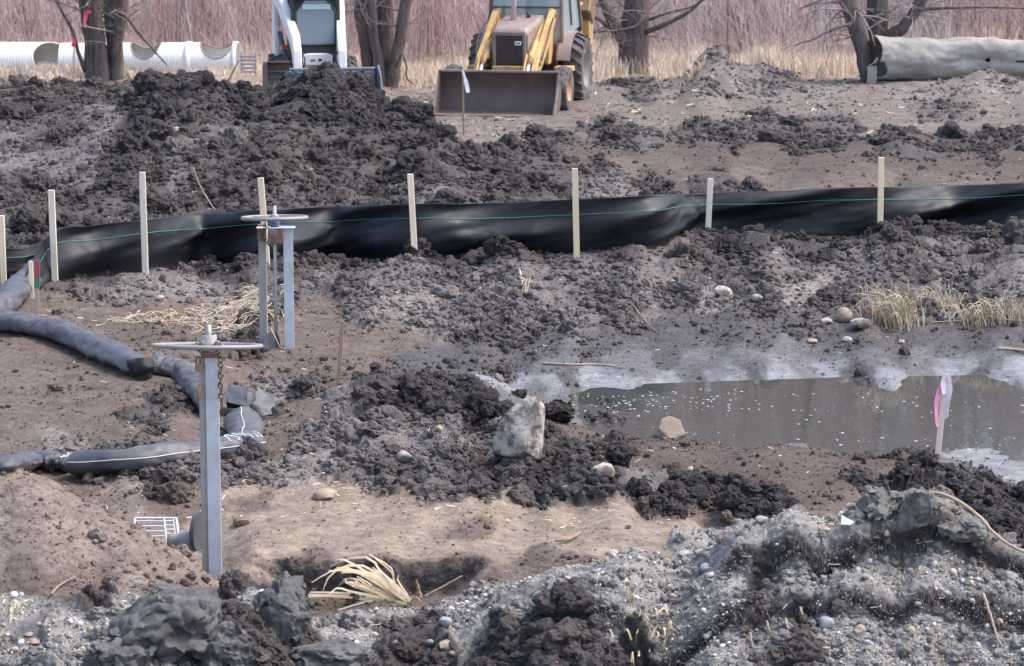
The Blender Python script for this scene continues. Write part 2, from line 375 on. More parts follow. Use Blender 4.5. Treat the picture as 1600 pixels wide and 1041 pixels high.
_STEP = np.maximum(np.gradient(GT, axis=0), .008)
NEAR = np.clip((75 - GY) / 20, 0, 1) * (GY > 14)
FINE = np.clip(CLUMP + .16 * fbm(GX * 1.1, GT * .9, 6, 4) * np.clip(CLUMP * 3 - .3, .1, 1), 0.02, 1)
L0 = lumps(1.05, 4, .17, .5); L1 = lumps(0.52, 1, 0.12, .6); L2 = lumps(0.25, 2, 0.065, .75); L3 = lumps(0.125, 3, 0.036, .85); L4 = lumps(0.06, 4, 0.018, .9); L5 = lumps(0.034, 5, 0.009, .9)
wl = np.clip((FINE - .35) / .5, 0, 1)
w3 = np.clip((FINE - .08) / .5, 0, 1)
HH = NEAR * (0.05 * fbm(GX * .7, GT * .5, 2, 4) * (0.22 + 1.1 * FINE) + .016 * fbm(GX * .8, GT * 4.2, 4, 3) * np.clip(.25 / _STEP - .5, 0, 1) + .007 * fbm(GX * 5, GT * 4, 1, 2) + wl * (.6 * L0 + L1 + L2) + w3 * (L3 + L4) + (.25 + .75 * w3) * L5
             + FINE * 0.04 * fbm(GX * 2.2, GT * 2.2, 5, 3, .55) + .014 * fbm(GX * 2.6, GT * 2.2, 7, 3) + np.clip(.04 / _STEP - .4, 0, 1) * 0.012 * fbm(GX * 9, GT * 9, 3, 3) - .06 * wl)
# broken relief on the gravelly bank
HH = HH + NEAR * GRAV * (0.03 * np.abs(fbm(GX * 1.8, GT * 1.8, 6, 5, .6)) + 0.03 * fbm(GX * 5, GT * 5, 1, 4, .6) + .035 * np.abs(fbm(GX * 11, GT * 11, 2, 4, .65)))
_ti = [np.gradient(q, axis=0) for q in (GX, GY, BG)]; _tj = [np.gradient(q, axis=1) for q in (GX, GY, BG)]
_nx = _tj[1] * _ti[2] - _tj[2] * _ti[1]; _ny = _tj[2] * _ti[0] - _tj[0] * _ti[2]; _nz = _tj[0] * _ti[1] - _tj[1] * _ti[0]
_ln = np.sqrt(_nx ** 2 + _ny ** 2 + _nz ** 2) + 1e-12
_nx, _ny, _nz = _nx / _ln, _ny / _ln, _nz / _ln
_dn = (GY > 15.3) & (GY < 74)
SX = GX + _dn * _nx * HH + NEAR * w3 * 0.05 * fbm(GX * 3, GT * 3, 4, 3, .5)
SY = GY + _dn * _ny * HH + NEAR * w3 * 0.05 * fbm(GX * 3 + 5, GT * 3, 6, 3, .5) - NEAR * wl * .12 * (L1 + L2 + L0)
ZG = BG + np.where(_dn, _nz, 1) * HH
BZ = BZ_SEP
Z = to_rows(BG + HH)
STRAWNESS = to_rows((ALB[..., 0] - ALB[..., 2]).astype(float))
zat = sampler(Z)

def G(u, v, dz=0.0):
    return hit(Z, u, v, dz)

# ------------------------------------------------------------------ materials
def mat(name):
    m = bpy.data.materials.new(name); m.use_nodes = True
    nt = m.node_tree; b = nt.nodes['Principled BSDF']
    return m, nt, b

def N(nt, typ, **kw):
    n = nt.nodes.new(typ)
    for k, v in kw.items():
        setattr(n, k, v)
    return n

def simple(name, col, rough=.6, metal=0.0, var=0.25, scale=6.0, bump=0.0, bscale=40.0, stain=None, stain_amt=.5, stain_scale=3.0, stain_lo=.48, stain_hi=.66, spec=None, coords='Object', stretch=(1, 1, 1)):
    """a principled surface with mottling, optional stain and fine relief"""
    m, nt, b = mat(name)
    tc = N(nt, 'ShaderNodeTexCoord'); mp = N(nt, 'ShaderNodeMapping')
    mp.inputs['Scale'].default_value = stretch
    nt.links.new(tc.outputs[coords], mp.inputs[0])
    n1 = N(nt, 'ShaderNodeTexNoise'); n1.inputs['Scale'].default_value = scale; n1.inputs['Detail'].default_value = 6; n1.inputs['Roughness'].default_value = .65
    nt.links.new(mp.outputs[0], n1.inputs['Vector'])
    mx = N(nt, 'ShaderNodeMix', data_type='RGBA')
    c = Vector(col)
    mx.inputs[6].default_value = (*(c * (1 - var)), 1); mx.inputs[7].default_value = (*(c * (1 + var)), 1)
    rmp = N(nt, 'ShaderNodeMapRange'); rmp.inputs[1].default_value = .3; rmp.inputs[2].default_value = .7
    nt.links.new(n1.outputs[0], rmp.inputs[0]); nt.links.new(rmp.outputs[0], mx.inputs[0])
    out = mx.outputs[2]
    if stain:
        n2 = N(nt, 'ShaderNodeTexNoise'); n2.inputs['Scale'].default_value = stain_scale; n2.inputs['Detail'].default_value = 8; n2.inputs['Roughness'].default_value = .7
        nt.links.new(mp.outputs[0], n2.inputs['Vector'])
        r2 = N(nt, 'ShaderNodeMapRange'); r2.inputs[1].default_value = stain_lo; r2.inputs[2].default_value = stain_hi; r2.inputs[4].default_value = stain_amt
        nt.links.new(n2.outputs[0], r2.inputs[0])
        m2 = N(nt, 'ShaderNodeMix', data_type='RGBA'); m2.inputs[7].default_value = (*stain, 1)
        nt.links.new(r2.outputs[0], m2.inputs[0]); nt.links.new(out, m2.inputs[6]); out = m2.outputs[2]
    nt.links.new(out, b.inputs['Base Color'])
    b.inputs['Roughness'].default_value = rough; b.inputs['Metallic'].default_value = metal
    if spec is not None:
        b.inputs['Specular IOR Level'].default_value = spec
    if bump:
        n3 = N(nt, 'ShaderNodeTexNoise'); n3.inputs['Scale'].default_value = bscale; n3.inputs['Detail'].default_value = 5
        nt.links.new(mp.outputs[0], n3.inputs['Vector'])
        bp = N(nt, 'ShaderNodeBump'); bp.inputs['Strength'].default_value = bump; bp.inputs['Distance'].default_value = .02
        nt.links.new(n3.outputs[0], bp.inputs['Height']); nt.links.new(bp.outputs[0], b.inputs['Normal'])
    return m

def attr_mat(name, rough_attr=False, rough=.9, var=.35, scale=9.0, bump=.5, bscale=30., spec=.3, inst=False):
    """colour comes from the soil kinds laid out above; noise adds grain and crumbs"""
    m, nt, b = mat(name)
    at = N(nt, 'ShaderNodeAttribute', attribute_name='soil')
    if inst: at.attribute_type = 'INSTANCER'
    geo = N(nt, 'ShaderNodeNewGeometry')
    prev = at.outputs['Color']
    for k, (sc, lo, hi) in enumerate(((2.3, 1 - var * .8, 1 + var * .8), (scale, 1 - var, 1 + var), (scale * 6, 1 - var * .8, 1 + var * .9))):
        n1 = N(nt, 'ShaderNodeTexNoise'); n1.inputs['Scale'].default_value = sc; n1.inputs['Detail'].default_value = 4; n1.inputs['Roughness'].default_value = .7
        nt.links.new(geo.outputs['Position'], n1.inputs['Vector'])
        r = N(nt, 'ShaderNodeMapRange'); r.inputs[1].default_value = .32; r.inputs[2].default_value = .68; r.inputs[3].default_value = lo; r.inputs[4].default_value = hi
        nt.links.new(n1.outputs[0], r.inputs[0])
        vm = N(nt, 'ShaderNodeVectorMath', operation='SCALE')
        nt.links.new(prev, vm.inputs[0]); nt.links.new(r.outputs[0], vm.inputs['Scale'])
        prev = vm.outputs[0]
    nt.links.new(prev, b.inputs['Base Color'])
    b.inputs['Specular IOR Level'].default_value = spec
    if rough_attr:
        ar = N(nt, 'ShaderNodeAttribute', attribute_name='wet'); nt.links.new(ar.outputs['Fac'], b.inputs['Roughness'])
    else:
        b.inputs['Roughness'].default_value = rough
    n3 = N(nt, 'ShaderNodeTexNoise'); n3.inputs['Scale'].default_value = bscale; n3.inputs['Detail'].default_value = 6; n3.inputs['Roughness'].default_value = .7
    nt.links.new(geo.outputs['Position'], n3.inputs['Vector'])
    bp = N(nt, 'ShaderNodeBump'); bp.inputs['Strength'].default_value = bump; bp.inputs['Distance'].default_value = .03
    nt.links.new(n3.outputs[0], bp.inputs['Height']); nt.links.new(bp.outputs[0], b.inputs['Normal'])
    return m

# ------------------------------------------------------------------ object helpers
def put_attr(me, name, vals):
    if vals.ndim == 2:
        a = me.color_attributes.new(name, 'FLOAT_COLOR', 'POINT')
        v = np.ones((len(vals), 4), np.float32); v[:, :3] = vals
        a.data.foreach_set('color', v.ravel())
    else:
        a = me.attributes.new(name, 'FLOAT', 'POINT'); a.data.foreach_set('value', vals.astype(np.float32))

def mesh_np(name, V, Fc, m, parent=None, smooth=True, attrs=None):
    """V (n,3), Fc (k,3|4) -> one mesh object"""
    me = bpy.data.meshes.new(name)
    V = np.ascontiguousarray(V, np.float32); Fc = np.ascontiguousarray(Fc, np.int32)
    k = Fc.shape[1]
    me.vertices.add(len(V)); me.vertices.foreach_set('co', V.ravel())
    me.loops.add(Fc.size); me.loops.foreach_set('vertex_index', Fc.ravel())
    me.polygons.add(len(Fc)); me.polygons.foreach_set('loop_start', np.arange(0, Fc.size, k, dtype=np.int32))
    me.polygons.foreach_set('loop_total', np.full(len(Fc), k, np.int32))
    me.polygons.foreach_set('use_smooth', np.full(len(Fc), smooth, bool))
    me.update(calc_edges=True)
    for a, v in (attrs or {}).items():
        put_attr(me, a, v)
    me.materials.append(m)
    o = bpy.data.objects.new(name, me); COL.objects.link(o)
    if parent: o.parent = parent
    return o

def tag(o, label=None, cat=None, group=None, kind=None):
    if label: o['label'] = label
    if cat: o['category'] = cat
    if group: o['group'] = group
    if kind: o['kind'] = kind
    return o

def empty(name, loc=(0, 0, 0), rz=0.0, label=None, cat=None, group=None):
    o = bpy.data.objects.new(name, None); COL.objects.link(o)
    o.location = loc; o.rotation_euler = (0, 0, rz); o.empty_display_size = .2
    return tag(o, label, cat, group)

class MB:
    """collects solids; build() links them as one mesh object"""
    def __init__(s):
        s.v = []; s.f = []
    def add(s, vs, fs):
        n = len(s.v); s.v += [Vector(p) for p in vs]; s.f += [[i + n for i in f] for f in fs]; return s
    def box(s, c, size, M=None):
        x, y, z = (k / 2 for k in size); c = Vector(c)
        vs = [Vector((a * x, b * y, d * z)) for d in (-1, 1) for b in (-1, 1) for a in (-1, 1)]
        if M is not None: vs = [M @ p for p in vs]
        return s.add([p + c for p in vs], [(0, 2, 3, 1), (4, 5, 7, 6), (0, 1, 5, 4), (2, 6, 7, 3), (0, 4, 6, 2), (1, 3, 7, 5)])
    def bar(s, a, b, w, h=None, up=(0, 0, 1)):
        """a square-section bar from a to b"""
        a = Vector(a); b = Vector(b); h = h or w
        t = (b - a).normalized(); u = Vector(up)
        if abs(t.dot(u)) > .97: u = Vector((0, 1, 0))
        r = t.cross(u).normalized(); q = r.cross(t)
        vs = []
        for p in (a, b):
            for x, y in ((-1, -1), (1, -1), (1, 1), (-1, 1)):
                vs.append(p + r * (x * w / 2) + q * (y * h / 2))
        return s.add(vs, [(3, 2, 1, 0), (4, 5, 6, 7), (0, 1, 5, 4), (1, 2, 6, 5), (2, 3, 7, 6), (3, 0, 4, 7)])
    def prism(s, poly, axis, lo, hi):
        """polygon in the plane across `axis` (0,1,2), extruded from lo to hi"""
        o = [i for i in range(3) if i != axis]; n = len(poly); vs = []
        for t in (lo, hi):
            for p in poly:
                q = [0, 0, 0]; q[o[0]] = p[0]; q[o[1]] = p[1]; q[axis] = t; vs.append(q)
        fs = [list(range(n))[::-1], list(range(n, 2 * n))] + [[i, (i + 1) % n, (i + 1) % n + n, i + n] for i in range(n)]
        return s.add(vs, fs)
    def tube(s, pts, rad, seg=8, caps=True, flat=1.0):
        pts = [Vector(p) for p in pts]; n = len(pts)
        rs = rad if hasattr(rad, '__len__') else [rad] * n
        t0 = (pts[1] - pts[0]).normalized()
        u = Vector((0, 0, 1)) if abs(t0.z) < .9 else Vector((0, 1, 0))
        vs = []
        for i, p in enumerate(pts):
            t = (pts[min(i + 1, n - 1)] - pts[max(i - 1, 0)]).normalized()
            r = t.cross(u)
            if r.length < 1e-4: r = Vector((1, 0, 0))
            r.normalize(); q = r.cross(t); u = q
            for k in range(seg):
                a = 2 * math.pi * k / seg
                vs.append(p + r * (math.cos(a) * rs[i]) + q * (math.sin(a) * rs[i] * flat))
        fs = [(i * seg + k, i * seg + (k + 1) % seg, (i + 1) * seg + (k + 1) % seg, (i + 1) * seg + k) for i in range(n - 1) for k in range(seg)]
        if caps: fs += [tuple(range(seg))[::-1], tuple((n - 1) * seg + k for k in range(seg))]
        return s.add(vs, fs)
    def lathe(s, prof, c=(0, 0, 0), axis='X', seg=28):
        """profile of (along, radius) turned about an axis"""
        c = Vector(c); n = len(prof); vs = []
        for a, r in prof:
            for k in range(seg):
                g = 2 * math.pi * k / seg
                p = {'X': (a, r * math.cos(g), r * math.sin(g)), 'Y': (r * math.cos(g), a, r * math.sin(g)), 'Z': (r * math.cos(g), r * math.sin(g), a)}[axis]
                vs.append(c + Vector(p))
        fs = [(i * seg + k, i * seg + (k + 1) % seg, (i + 1) * seg + (k + 1) % seg, (i + 1) * seg + k) for i in range(n - 1) for k in range(seg)]
        return s.add(vs, fs)
    def build(s, name, m, parent=None, smooth=False, bevel=0.0, seg=1, auto=None):
        me = bpy.data.meshes.new(name)
        me.from_pydata([tuple(p) for p in s.v], [], s.f); me.update()
        bm = bmesh.new(); bm.from_mesh(me)
        bmesh.ops.recalc_face_normals(bm, faces=bm.faces)
        if bevel:
            bmesh.ops.bevel(bm, geom=list(bm.edges), offset=bevel, segments=seg, affect='EDGES', profile=.6, clamp_overlap=True)
        bm.to_mesh(me); bm.free()
        if smooth:
            me.polygons.foreach_set('use_smooth', [True] * len(me.polygons))
        if auto:
            me.polygons.foreach_set('use_smooth', [True] * len(me.polygons))
            me.set_sharp_from_angle(angle=math.radians(auto))
        me.materials.append(m)
        o = bpy.data.objects.new(name, me); COL.objects.link(o)
        if parent: o.parent = parent
        return o

def copy_tree(o, parent=None):
    c = o.copy(); COL.objects.link(c)
    if parent is not None: c.parent = parent
    for ch in o.children: copy_tree(ch, c)
    return c

def rand_blob(sub=2, seed=0, rough=.35, squash=(1, 1, 1), facet=0.0):
    """verts and faces of an irregular lump about 1 across each way"""
    bm = bmesh.new(); bmesh.ops.create_icosphere(bm, subdivisions=sub, radius=1.0)
    r = random.Random(seed); o = Vector((r.random() * 50, r.random() * 50, r.random() * 50))
    planes = []
    for _ in range(int(facet)):
        d = Vector((r.gauss(0, 1), r.gauss(0, 1), r.gauss(0, 1))).normalized(); planes.append((d, r.uniform(.55, .85)))
    V = []
    for v in bm.verts:
        p = v.co.copy()
        k = 1 + rough * mnoise.noise(p * 1.3 + o) + rough * .6 * mnoise.noise(p * 3.1 + o) + rough * .35 * mnoise.noise(p * 7 + o)
        p = p * k
        for d, h in planes:
            e = p.dot(d) - h
            if e > 0: p -= d * e * .92
        V.append((p.x * squash[0], p.y * squash[1], p.z * squash[2]))
    Fc = [[q.index for q in f.verts] for f in bm.faces]
    bm.free()
    return np.array(V, np.float32), np.array(Fc, np.int32)

# ------------------------------------------------------------------ the ground
m_ground = attr_mat('soil_ground', rough_attr=True, var=.30, scale=11., bump=.55, bscale=34.)
_nr, _nc = GX.shape
_idx = np.arange(_nr * _nc, dtype=np.int32).reshape(_nr, _nc)
_q4 = np.stack([_idx[:-1, :-1], _idx[:-1, 1:], _idx[1:, 1:], _idx[1:, :-1]], -1).reshape(-1, 4)
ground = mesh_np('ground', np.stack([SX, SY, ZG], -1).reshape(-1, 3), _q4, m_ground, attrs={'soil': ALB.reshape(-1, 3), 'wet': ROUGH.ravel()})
tag(ground, kind='structure')

# loose clods and crumbs lying on the broken soil: nobody could count them
PRE = [rand_blob(2, 100 + k, .55, (1, 1, .75), 3) for k in range(6)]
PRE1 = [rand_blob(1, 200 + k, .55, (1, 1, .75), 2) for k in range(8)]
def scatter(name, n, weight, size_fn, pre, mm, sink=.25, shade=(.75, 1.3), seed=3, tint=None):
    r = np.random.default_rng(seed)
    w = (weight * ((np.abs(GA) < .225) & (GY > 15.6) & (GY < 72))).astype(np.float64)
    # even per ground area, thinned with distance
    cs = np.cumsum(w.ravel()); pick = np.searchsorted(cs, r.random(n) * cs[-1])
    X = SX.ravel()[pick] + r.normal(0, .01, n); Y = SY.ravel()[pick]; ZZ = ZG.ravel()[pick]; C = ALB.reshape(-1, 3)[pick]
    S = size_fn(r, n, Y)
    Vs, Fs, Cs = [], [], []; off = 0
    which = r.integers(0, len(pre), n)
    ang = r.random(n) * 6.283; tilt = r.normal(0, .5, n)
    shd = r.uniform(shade[0], shade[1], n)
    for k in range(len(pre)):
        id_ = np.nonzero(which == k)[0]
        if not len(id_): continue
        v, f = pre[k]
        m_ = len(id_)
        ca, sa = np.cos(ang[id_])[:, None], np.sin(ang[id_])[:, None]
        ct, st = np.cos(tilt[id_])[:, None], np.sin(tilt[id_])[:, None]
        x = v[None, :, 0]; y = v[None, :, 1]; z = v[None, :, 2]
        y2 = y * ct - z * st; z2 = y * st + z * ct
        xx = x * ca - y2 * sa; yy = x * sa + y2 * ca
        s = S[id_][:, None]
        vv = np.stack([X[id_][:, None] + xx * s, Y[id_][:, None] + yy * s, ZZ[id_][:, None] + (z2 + (1 - 2 * sink) * .5) * s], -1)
        Vs.append(vv.reshape(-1, 3))
        Fs.append((f[None] + (np.arange(m_) * len(v))[:, None, None] + off).reshape(-1, 3))
        col = (tint(r, m_) if tint else C[id_]) * shd[id_][:, None]
        Cs.append(np.repeat(col, len(v), 0)); off += m_ * len(v)
    o = mesh_np(name, np.concatenate(Vs), np.concatenate(Fs), mm, attrs={'soil': np.concatenate(Cs).astype(np.float32)})
    return tag(o, kind='stuff')
m_clod = attr_mat('soil_clods', var=.26, scale=16., bump=.6, bscale=45., inst=True)
def clod_field(name, n, weight, size_fn, sub, seed, sink=.2, shade=(.75, 1.25), mm=None, amp=.75, flat=.75, kinds=6, tint=None):
    """countless clods: points on the soil, each carrying an irregular lump"""
    r = np.random.default_rng(seed)
    w = (weight * ((np.abs(GA) < .225) & (GY > 15.6) & (GY < 72))).astype(np.float64)
    cs = np.cumsum(w.ravel()); pick = np.searchsorted(cs, r.random(n) * cs[-1])
    Y = SY.ravel()[pick]; S = size_fn(r, n, Y)
    pos = np.stack([SX.ravel()[pick] + r.normal(0, .01, n), Y, ZG.ravel()[pick] + S * (.5 - sink) * flat], 1)
    col = tint(r, n) if tint else ALB.reshape(-1, 3)[pick]
    col = col * r.uniform(*shade, n)[:, None]
    me = bpy.data.meshes.new(name); me.vertices.add(n); me.vertices.foreach_set('co', pos.astype(np.float32).ravel())
    put_attr(me, 'soil', col.astype(np.float32)); put_attr(me, 'size', S)
    at = me.attributes.new('turn', 'FLOAT_VECTOR', 'POINT'); at.data.foreach_set('vector', np.stack([r.normal(0, .45, n), r.normal(0, .45, n), r.random(n) * 6.28], 1).astype(np.float32).ravel())
    o = bpy.data.objects.new(name, me); COL.objects.link(o)
    ng = bpy.data.node_groups.new(name, 'GeometryNodeTree')
    ng.interface.new_socket('Geometry', in_out='INPUT', socket_type='NodeSocketGeometry'); ng.interface.new_socket('Geometry', in_out='OUTPUT', socket_type='NodeSocketGeometry')
    nd, lk = ng.nodes.new, ng.links.new
    gi, go_ = nd('NodeGroupInput'), nd('NodeGroupOutput'); jn = nd('GeometryNodeJoinGeometry')
    for k in range(kinds):
        ic = nd('GeometryNodeMeshIcoSphere'); ic.inputs['Subdivisions'].default_value = sub; ic.inputs['Radius'].default_value = .5
        sp = nd('GeometryNodeSetPosition'); pn = nd('GeometryNodeInputPosition'); nm = nd('GeometryNodeInputNormal')
        acc = None
        for fr_, am in ((1.7, amp), (4.4, amp * .5), (10.0, amp * .25)):
            tx = nd('ShaderNodeTexNoise'); tx.inputs['Scale'].default_value = fr_; tx.inputs['Detail'].default_value = 2
            ad = nd('ShaderNodeVectorMath'); ad.operation = 'ADD'; ad.inputs[1].default_value = (k * 7.3 + seed, k * 3.1, seed * 1.7)
            lk(pn.outputs[0], ad.inputs[0]); lk(ad.outputs[0], tx.inputs['Vector'])
            ma = nd('ShaderNodeMath'); ma.operation = 'MULTIPLY_ADD'; ma.inputs[1].default_value = am; ma.inputs[2].default_value = -am * .5
            lk(tx.outputs[0], ma.inputs[0])
            if acc is None: acc = ma
            else:
                su = nd('ShaderNodeMath'); su.operation = 'ADD'; lk(acc.outputs[0], su.inputs[0]); lk(ma.outputs[0], su.inputs[1]); acc = su
        vm = nd('ShaderNodeVectorMath'); vm.operation = 'SCALE'; lk(nm.outputs[0], vm.inputs[0]); lk(acc.outputs[0], vm.inputs['Scale'])
        lk(ic.outputs[0], sp.inputs['Geometry']); lk(vm.outputs[0], sp.inputs['Offset'])
        tr = nd('GeometryNodeTransform'); tr.inputs['Scale'].default_value = (1, (.7, .85, 1)[k % 3], flat); lk(sp.outputs[0], tr.inputs[0])
        sm = nd('GeometryNodeSetMaterial'); sm.inputs['Material'].default_value = mm or m_clod; lk(tr.outputs[0], sm.inputs[0])
        gt_ = nd('GeometryNodeGeometryToInstance'); lk(sm.outputs[0], gt_.inputs[0]); lk(gt_.outputs[0], jn.inputs[0])
    ip = nd('GeometryNodeInstanceOnPoints'); ip.inputs['Pick Instance'].default_value = True
    rv = nd('FunctionNodeRandomValue'); rv.data_type = 'INT'; rv.inputs[4].default_value = 0; rv.inputs[5].default_value = kinds - 1; rv.inputs['Seed'].default_value = seed
    na = nd('GeometryNodeInputNamedAttribute'); na.data_type = 'FLOAT'; na.inputs[0].default_value = 'size'
    nb = nd('GeometryNodeInputNamedAttribute'); nb.data_type = 'FLOAT_VECTOR'; nb.inputs[0].default_value = 'turn'
    er = nd('FunctionNodeEulerToRotation'); lk(nb.outputs[0], er.inputs[0])
    lk(gi.outputs[0], ip.inputs['Points']); lk(jn.outputs[0], ip.inputs['Instance']); lk(rv.outputs[2], ip.inputs['Instance Index'])
    lk(er.outputs[0], ip.inputs['Rotation']); lk(na.outputs[0], ip.inputs['Scale']); lk(ip.outputs[0], go_.inputs[0])
    md = o.modifiers.new('clods', 'NODES'); md.node_group = ng
    return tag(o, kind='stuff')
area = (np.maximum(GY, 0) / 25.0) ** 1.1
_pa0 = np.clip(fbm(GX * 1.5, GT * 1.5, 3, 4) * 1.6 + .55, .05, 1)
_pat = _pa0 * np.clip(_nz * 1.4 - .3, .03, 1)
clod_field('heap_clods', 420, np.clip(FINE - .66, 0, 1) ** 1.2 * area * _pat, lambda r, n, Y: r.uniform(.24, .5, n) * np.clip(Y / 38, .55, 1.1), 5, 4, sink=.5, amp=.9)
clod_field('large_clods', 4200, np.clip(FINE - .42, 0, 1) ** 1.2 * area * _pat, lambda r, n, Y: np.clip(.03 * r.pareto(2.5, n) + .11, 0, .30), 4, 5, sink=.42)
clod_field('soil_clods', 34000, np.clip(FINE - .22, 0, 1) ** 1.1 * area * _pat, lambda r, n, Y: np.clip(.02 * r.pareto(2.5, n) + .045, 0, .13) * (.8 + Y / 110), 3, 6, sink=.3)
clod_field('soil_crumbs', 64000, (np.clip(FINE - .12, 0, 1) + .018) * area * _pa0 * np.clip(_nz * 1.4 - .3, .3, 1), lambda r, n, Y: np.clip(.008 * r.pareto(2.4, n) + .017, 0, .05) * (.7 + Y / 70), 2, 7, sink=.2, amp=1.15, flat=.62)
clod_field('fine_crumbs', 100000, (np.clip(FINE - .1, 0, 1) + .10) * (GY < 38) * (GY / 20), lambda r, n, Y: np.clip(.004 * r.pareto(2.4, n) + .007, 0, .022) * (.4 + Y / 30), 2, 8, sink=.2, amp=1.1, flat=.62)
# ------------------------------------------------------------------ the hill floor behind the grass takes the colour of leaf litter (kept in the ground's own colours)
# ------------------------------------------------------------------ water
def water_mat():
    m, nt, b = mat('pond_water')
    b.inputs['Base Color'].default_value = (.050, .054, .048, 1)
    b.inputs['Roughness'].default_value = .035; b.inputs['IOR'].default_value = 1.33
    geo = N(nt, 'ShaderNodeNewGeometry'); mp = N(nt, 'ShaderNodeMapping'); mp.inputs['Scale'].default_value = (1, .55, 1)
    nt.links.new(geo.outputs['Position'], mp.inputs[0])
    n1 = N(nt, 'ShaderNodeTexNoise'); n1.inputs['Scale'].default_value = 7; n1.inputs['Detail'].default_value = 3
    nt.links.new(mp.outputs[0], n1.inputs['Vector'])
    bp = N(nt, 'ShaderNodeBump'); bp.inputs['Strength'].default_value = .06; bp.inputs['Distance'].default_value = .02
    nt.links.new(n1.outputs[0], bp.inputs['Height']); nt.links.new(bp.outputs[0], b.inputs['Normal'])
    return m
WZ = -.612
wv = [(P(u, v, WZ).x, P(u, v, WZ).y) for u, v in ((840, 690), (800, 640), (860, 612), (1000, 600), (1300, 590), (1600, 585), (1990, 578), (1990, 760), (1560, 790), (1300, 740), (1000, 710))]
MB().add([(x, y, WZ) for x, y in wv], [list(range(len(wv)))]).build('pond_water', water_mat())
tag(bpy.data.objects['pond_water'], kind='structure')
# specks of foam and floating litter
m_speck = simple('foam_specks', (.55, .55, .56), rough=.6, var=.3)
r = np.random.default_rng(4)
mb = MB()
for k in range(260):
    u = r.uniform(900, 1640); v = r.uniform(606, 706)
    if r.random() < .55: u = r.normal(1010, 90); v = r.normal(628, 10)
    if not (608 < v < 706 and u > 895): continue
    p = P(u, v, WZ + .004); s = r.uniform(.004, .013)
    a = r.random() * 6.28
    mb.add([(p.x + s * math.cos(a + t) * (1.6 if r.random() < .5 else .8), p.y + s * 1.5 * math.sin(a + t), WZ + .004) for t in (0, 1.2, 2.5, 3.7, 5)], [(0, 1, 2, 3, 4)])
tag(mb.build('foam_specks', m_speck), kind='stuff')

# ------------------------------------------------------------------ bare thicket at the back of the field
m_stem = attr_mat('thicket_stems', rough=.95, var=.15, scale=3., bump=0.0, spec=.1)
def stems(name, n, ylo, yhi, hlo, hhi, rad, cols, seed, xk=.30, lean=.10, sides=3, ybias=1.0, zlo=0.0, zhi=0.0):
    r = np.random.default_rng(seed)
    y = ylo + (yhi - ylo) * r.random(n) ** ybias; x = r.uniform(-xk, xk, n) * y
    kp = vnoise(x * .45, y * .22, 6) + .5 * vnoise(x * 1.3, y * .6, 2) > -.42 * (y < 80) - 9 * (y >= 80)      # gaps and hollows in the front
    x, y = x[kp], y[kp]; n = len(x)
    h = r.uniform(hlo, hhi, n) * r.choice([1, .6, .8], n) * (1 + .25 * vnoise(x * .3, y * .3, 5))
    lx = r.normal(0, lean, n); ly = r.normal(0, lean, n); bx = r.normal(0, lean * .8, n)
    jj = np.interp(x / y, COLS, np.arange(len(COLS))).astype(int); ii = np.interp(y, ROWS, np.arange(len(ROWS))).astype(int)
    z0 = Z[ii, jj] - .05 + r.uniform(zlo, zhi, n)
    rr = rad * r.uniform(.5, 1.5, n)
    ts = np.array([0, .34, .68, 1.0])
    V = []
    for t in ts:
        cx = x + lx * h * t + bx * h * t * t; cy = y + ly * h * t; cz = z0 + h * t
        for k in range(sides):
            a = 2 * math.pi * k / sides + .4
            q = rr * (1.05 - .8 * t)
            V.append(np.stack([cx + q * math.cos(a), cy + q * math.sin(a), cz], 1))
    V = np.stack(V, 1)
    fl = [(i * sides + k, i * sides + (k + 1) % sides, (i + 1) * sides + (k + 1) % sides, (i + 1) * sides + k) for i in range(len(ts) - 1) for k in range(sides)]
    Fc = (np.array(fl)[None] + (np.arange(n) * len(ts) * sides)[:, None, None]).reshape(-1, 4)
    # patches of one kind of shrub
    pn = (.9 * vnoise(x * .16, y * .10, 3) - .012 * x + .55 * r.normal(0, .5, n)) * .5 + .5
    ci = np.clip((pn * len(cols)).astype(int), 0, len(cols) - 1)
    C = np.array(cols)[ci] * r.uniform(.75, 1.25, n)[:, None]
    o = mesh_np(name, V.reshape(-1, 3), Fc, m_stem, attrs={'soil': np.repeat(C, len(ts) * sides, 0).astype(np.float32)})
    return tag(o, kind='stuff')
RED = [(.47, .265, .25), (.43, .265, .255), (.47, .335, .325), (.42, .325, .33), (.40, .34, .355), (.34, .27, .285)]
stems('bare_thicket', 19000, 69.5, 96, 3.0, 7.5, .0125, RED, 21, lean=.10, ybias=.8)
stems('thicket_twigs', 40000, 68.8, 84, .7, 2.0, .006, [(.58, .47, .46), (.55, .42, .42), (.64, .56, .55)], 22, lean=.55, zlo=0, zhi=2.8)
stems('thicket_saplings', 420, 69, 82, 3, 8, .03, [(.30, .25, .25), (.36, .31, .31), (.24, .19, .19)], 26, lean=.12)
stems('thicket_edge_brush', 7000, 66.8, 71, .4, 1.2, .006, [(.52, .40, .37), (.58, .46, .40)], 23, lean=.25)
stems('far_wood', 5200, 98, 128, 15, 25, .085, RED, 24, lean=.04, xk=.45)
stems('far_wood_twigs', 26000, 97, 126, 2, 6, .022, RED, 25, lean=.35, xk=.42, zlo=3, zhi=19)

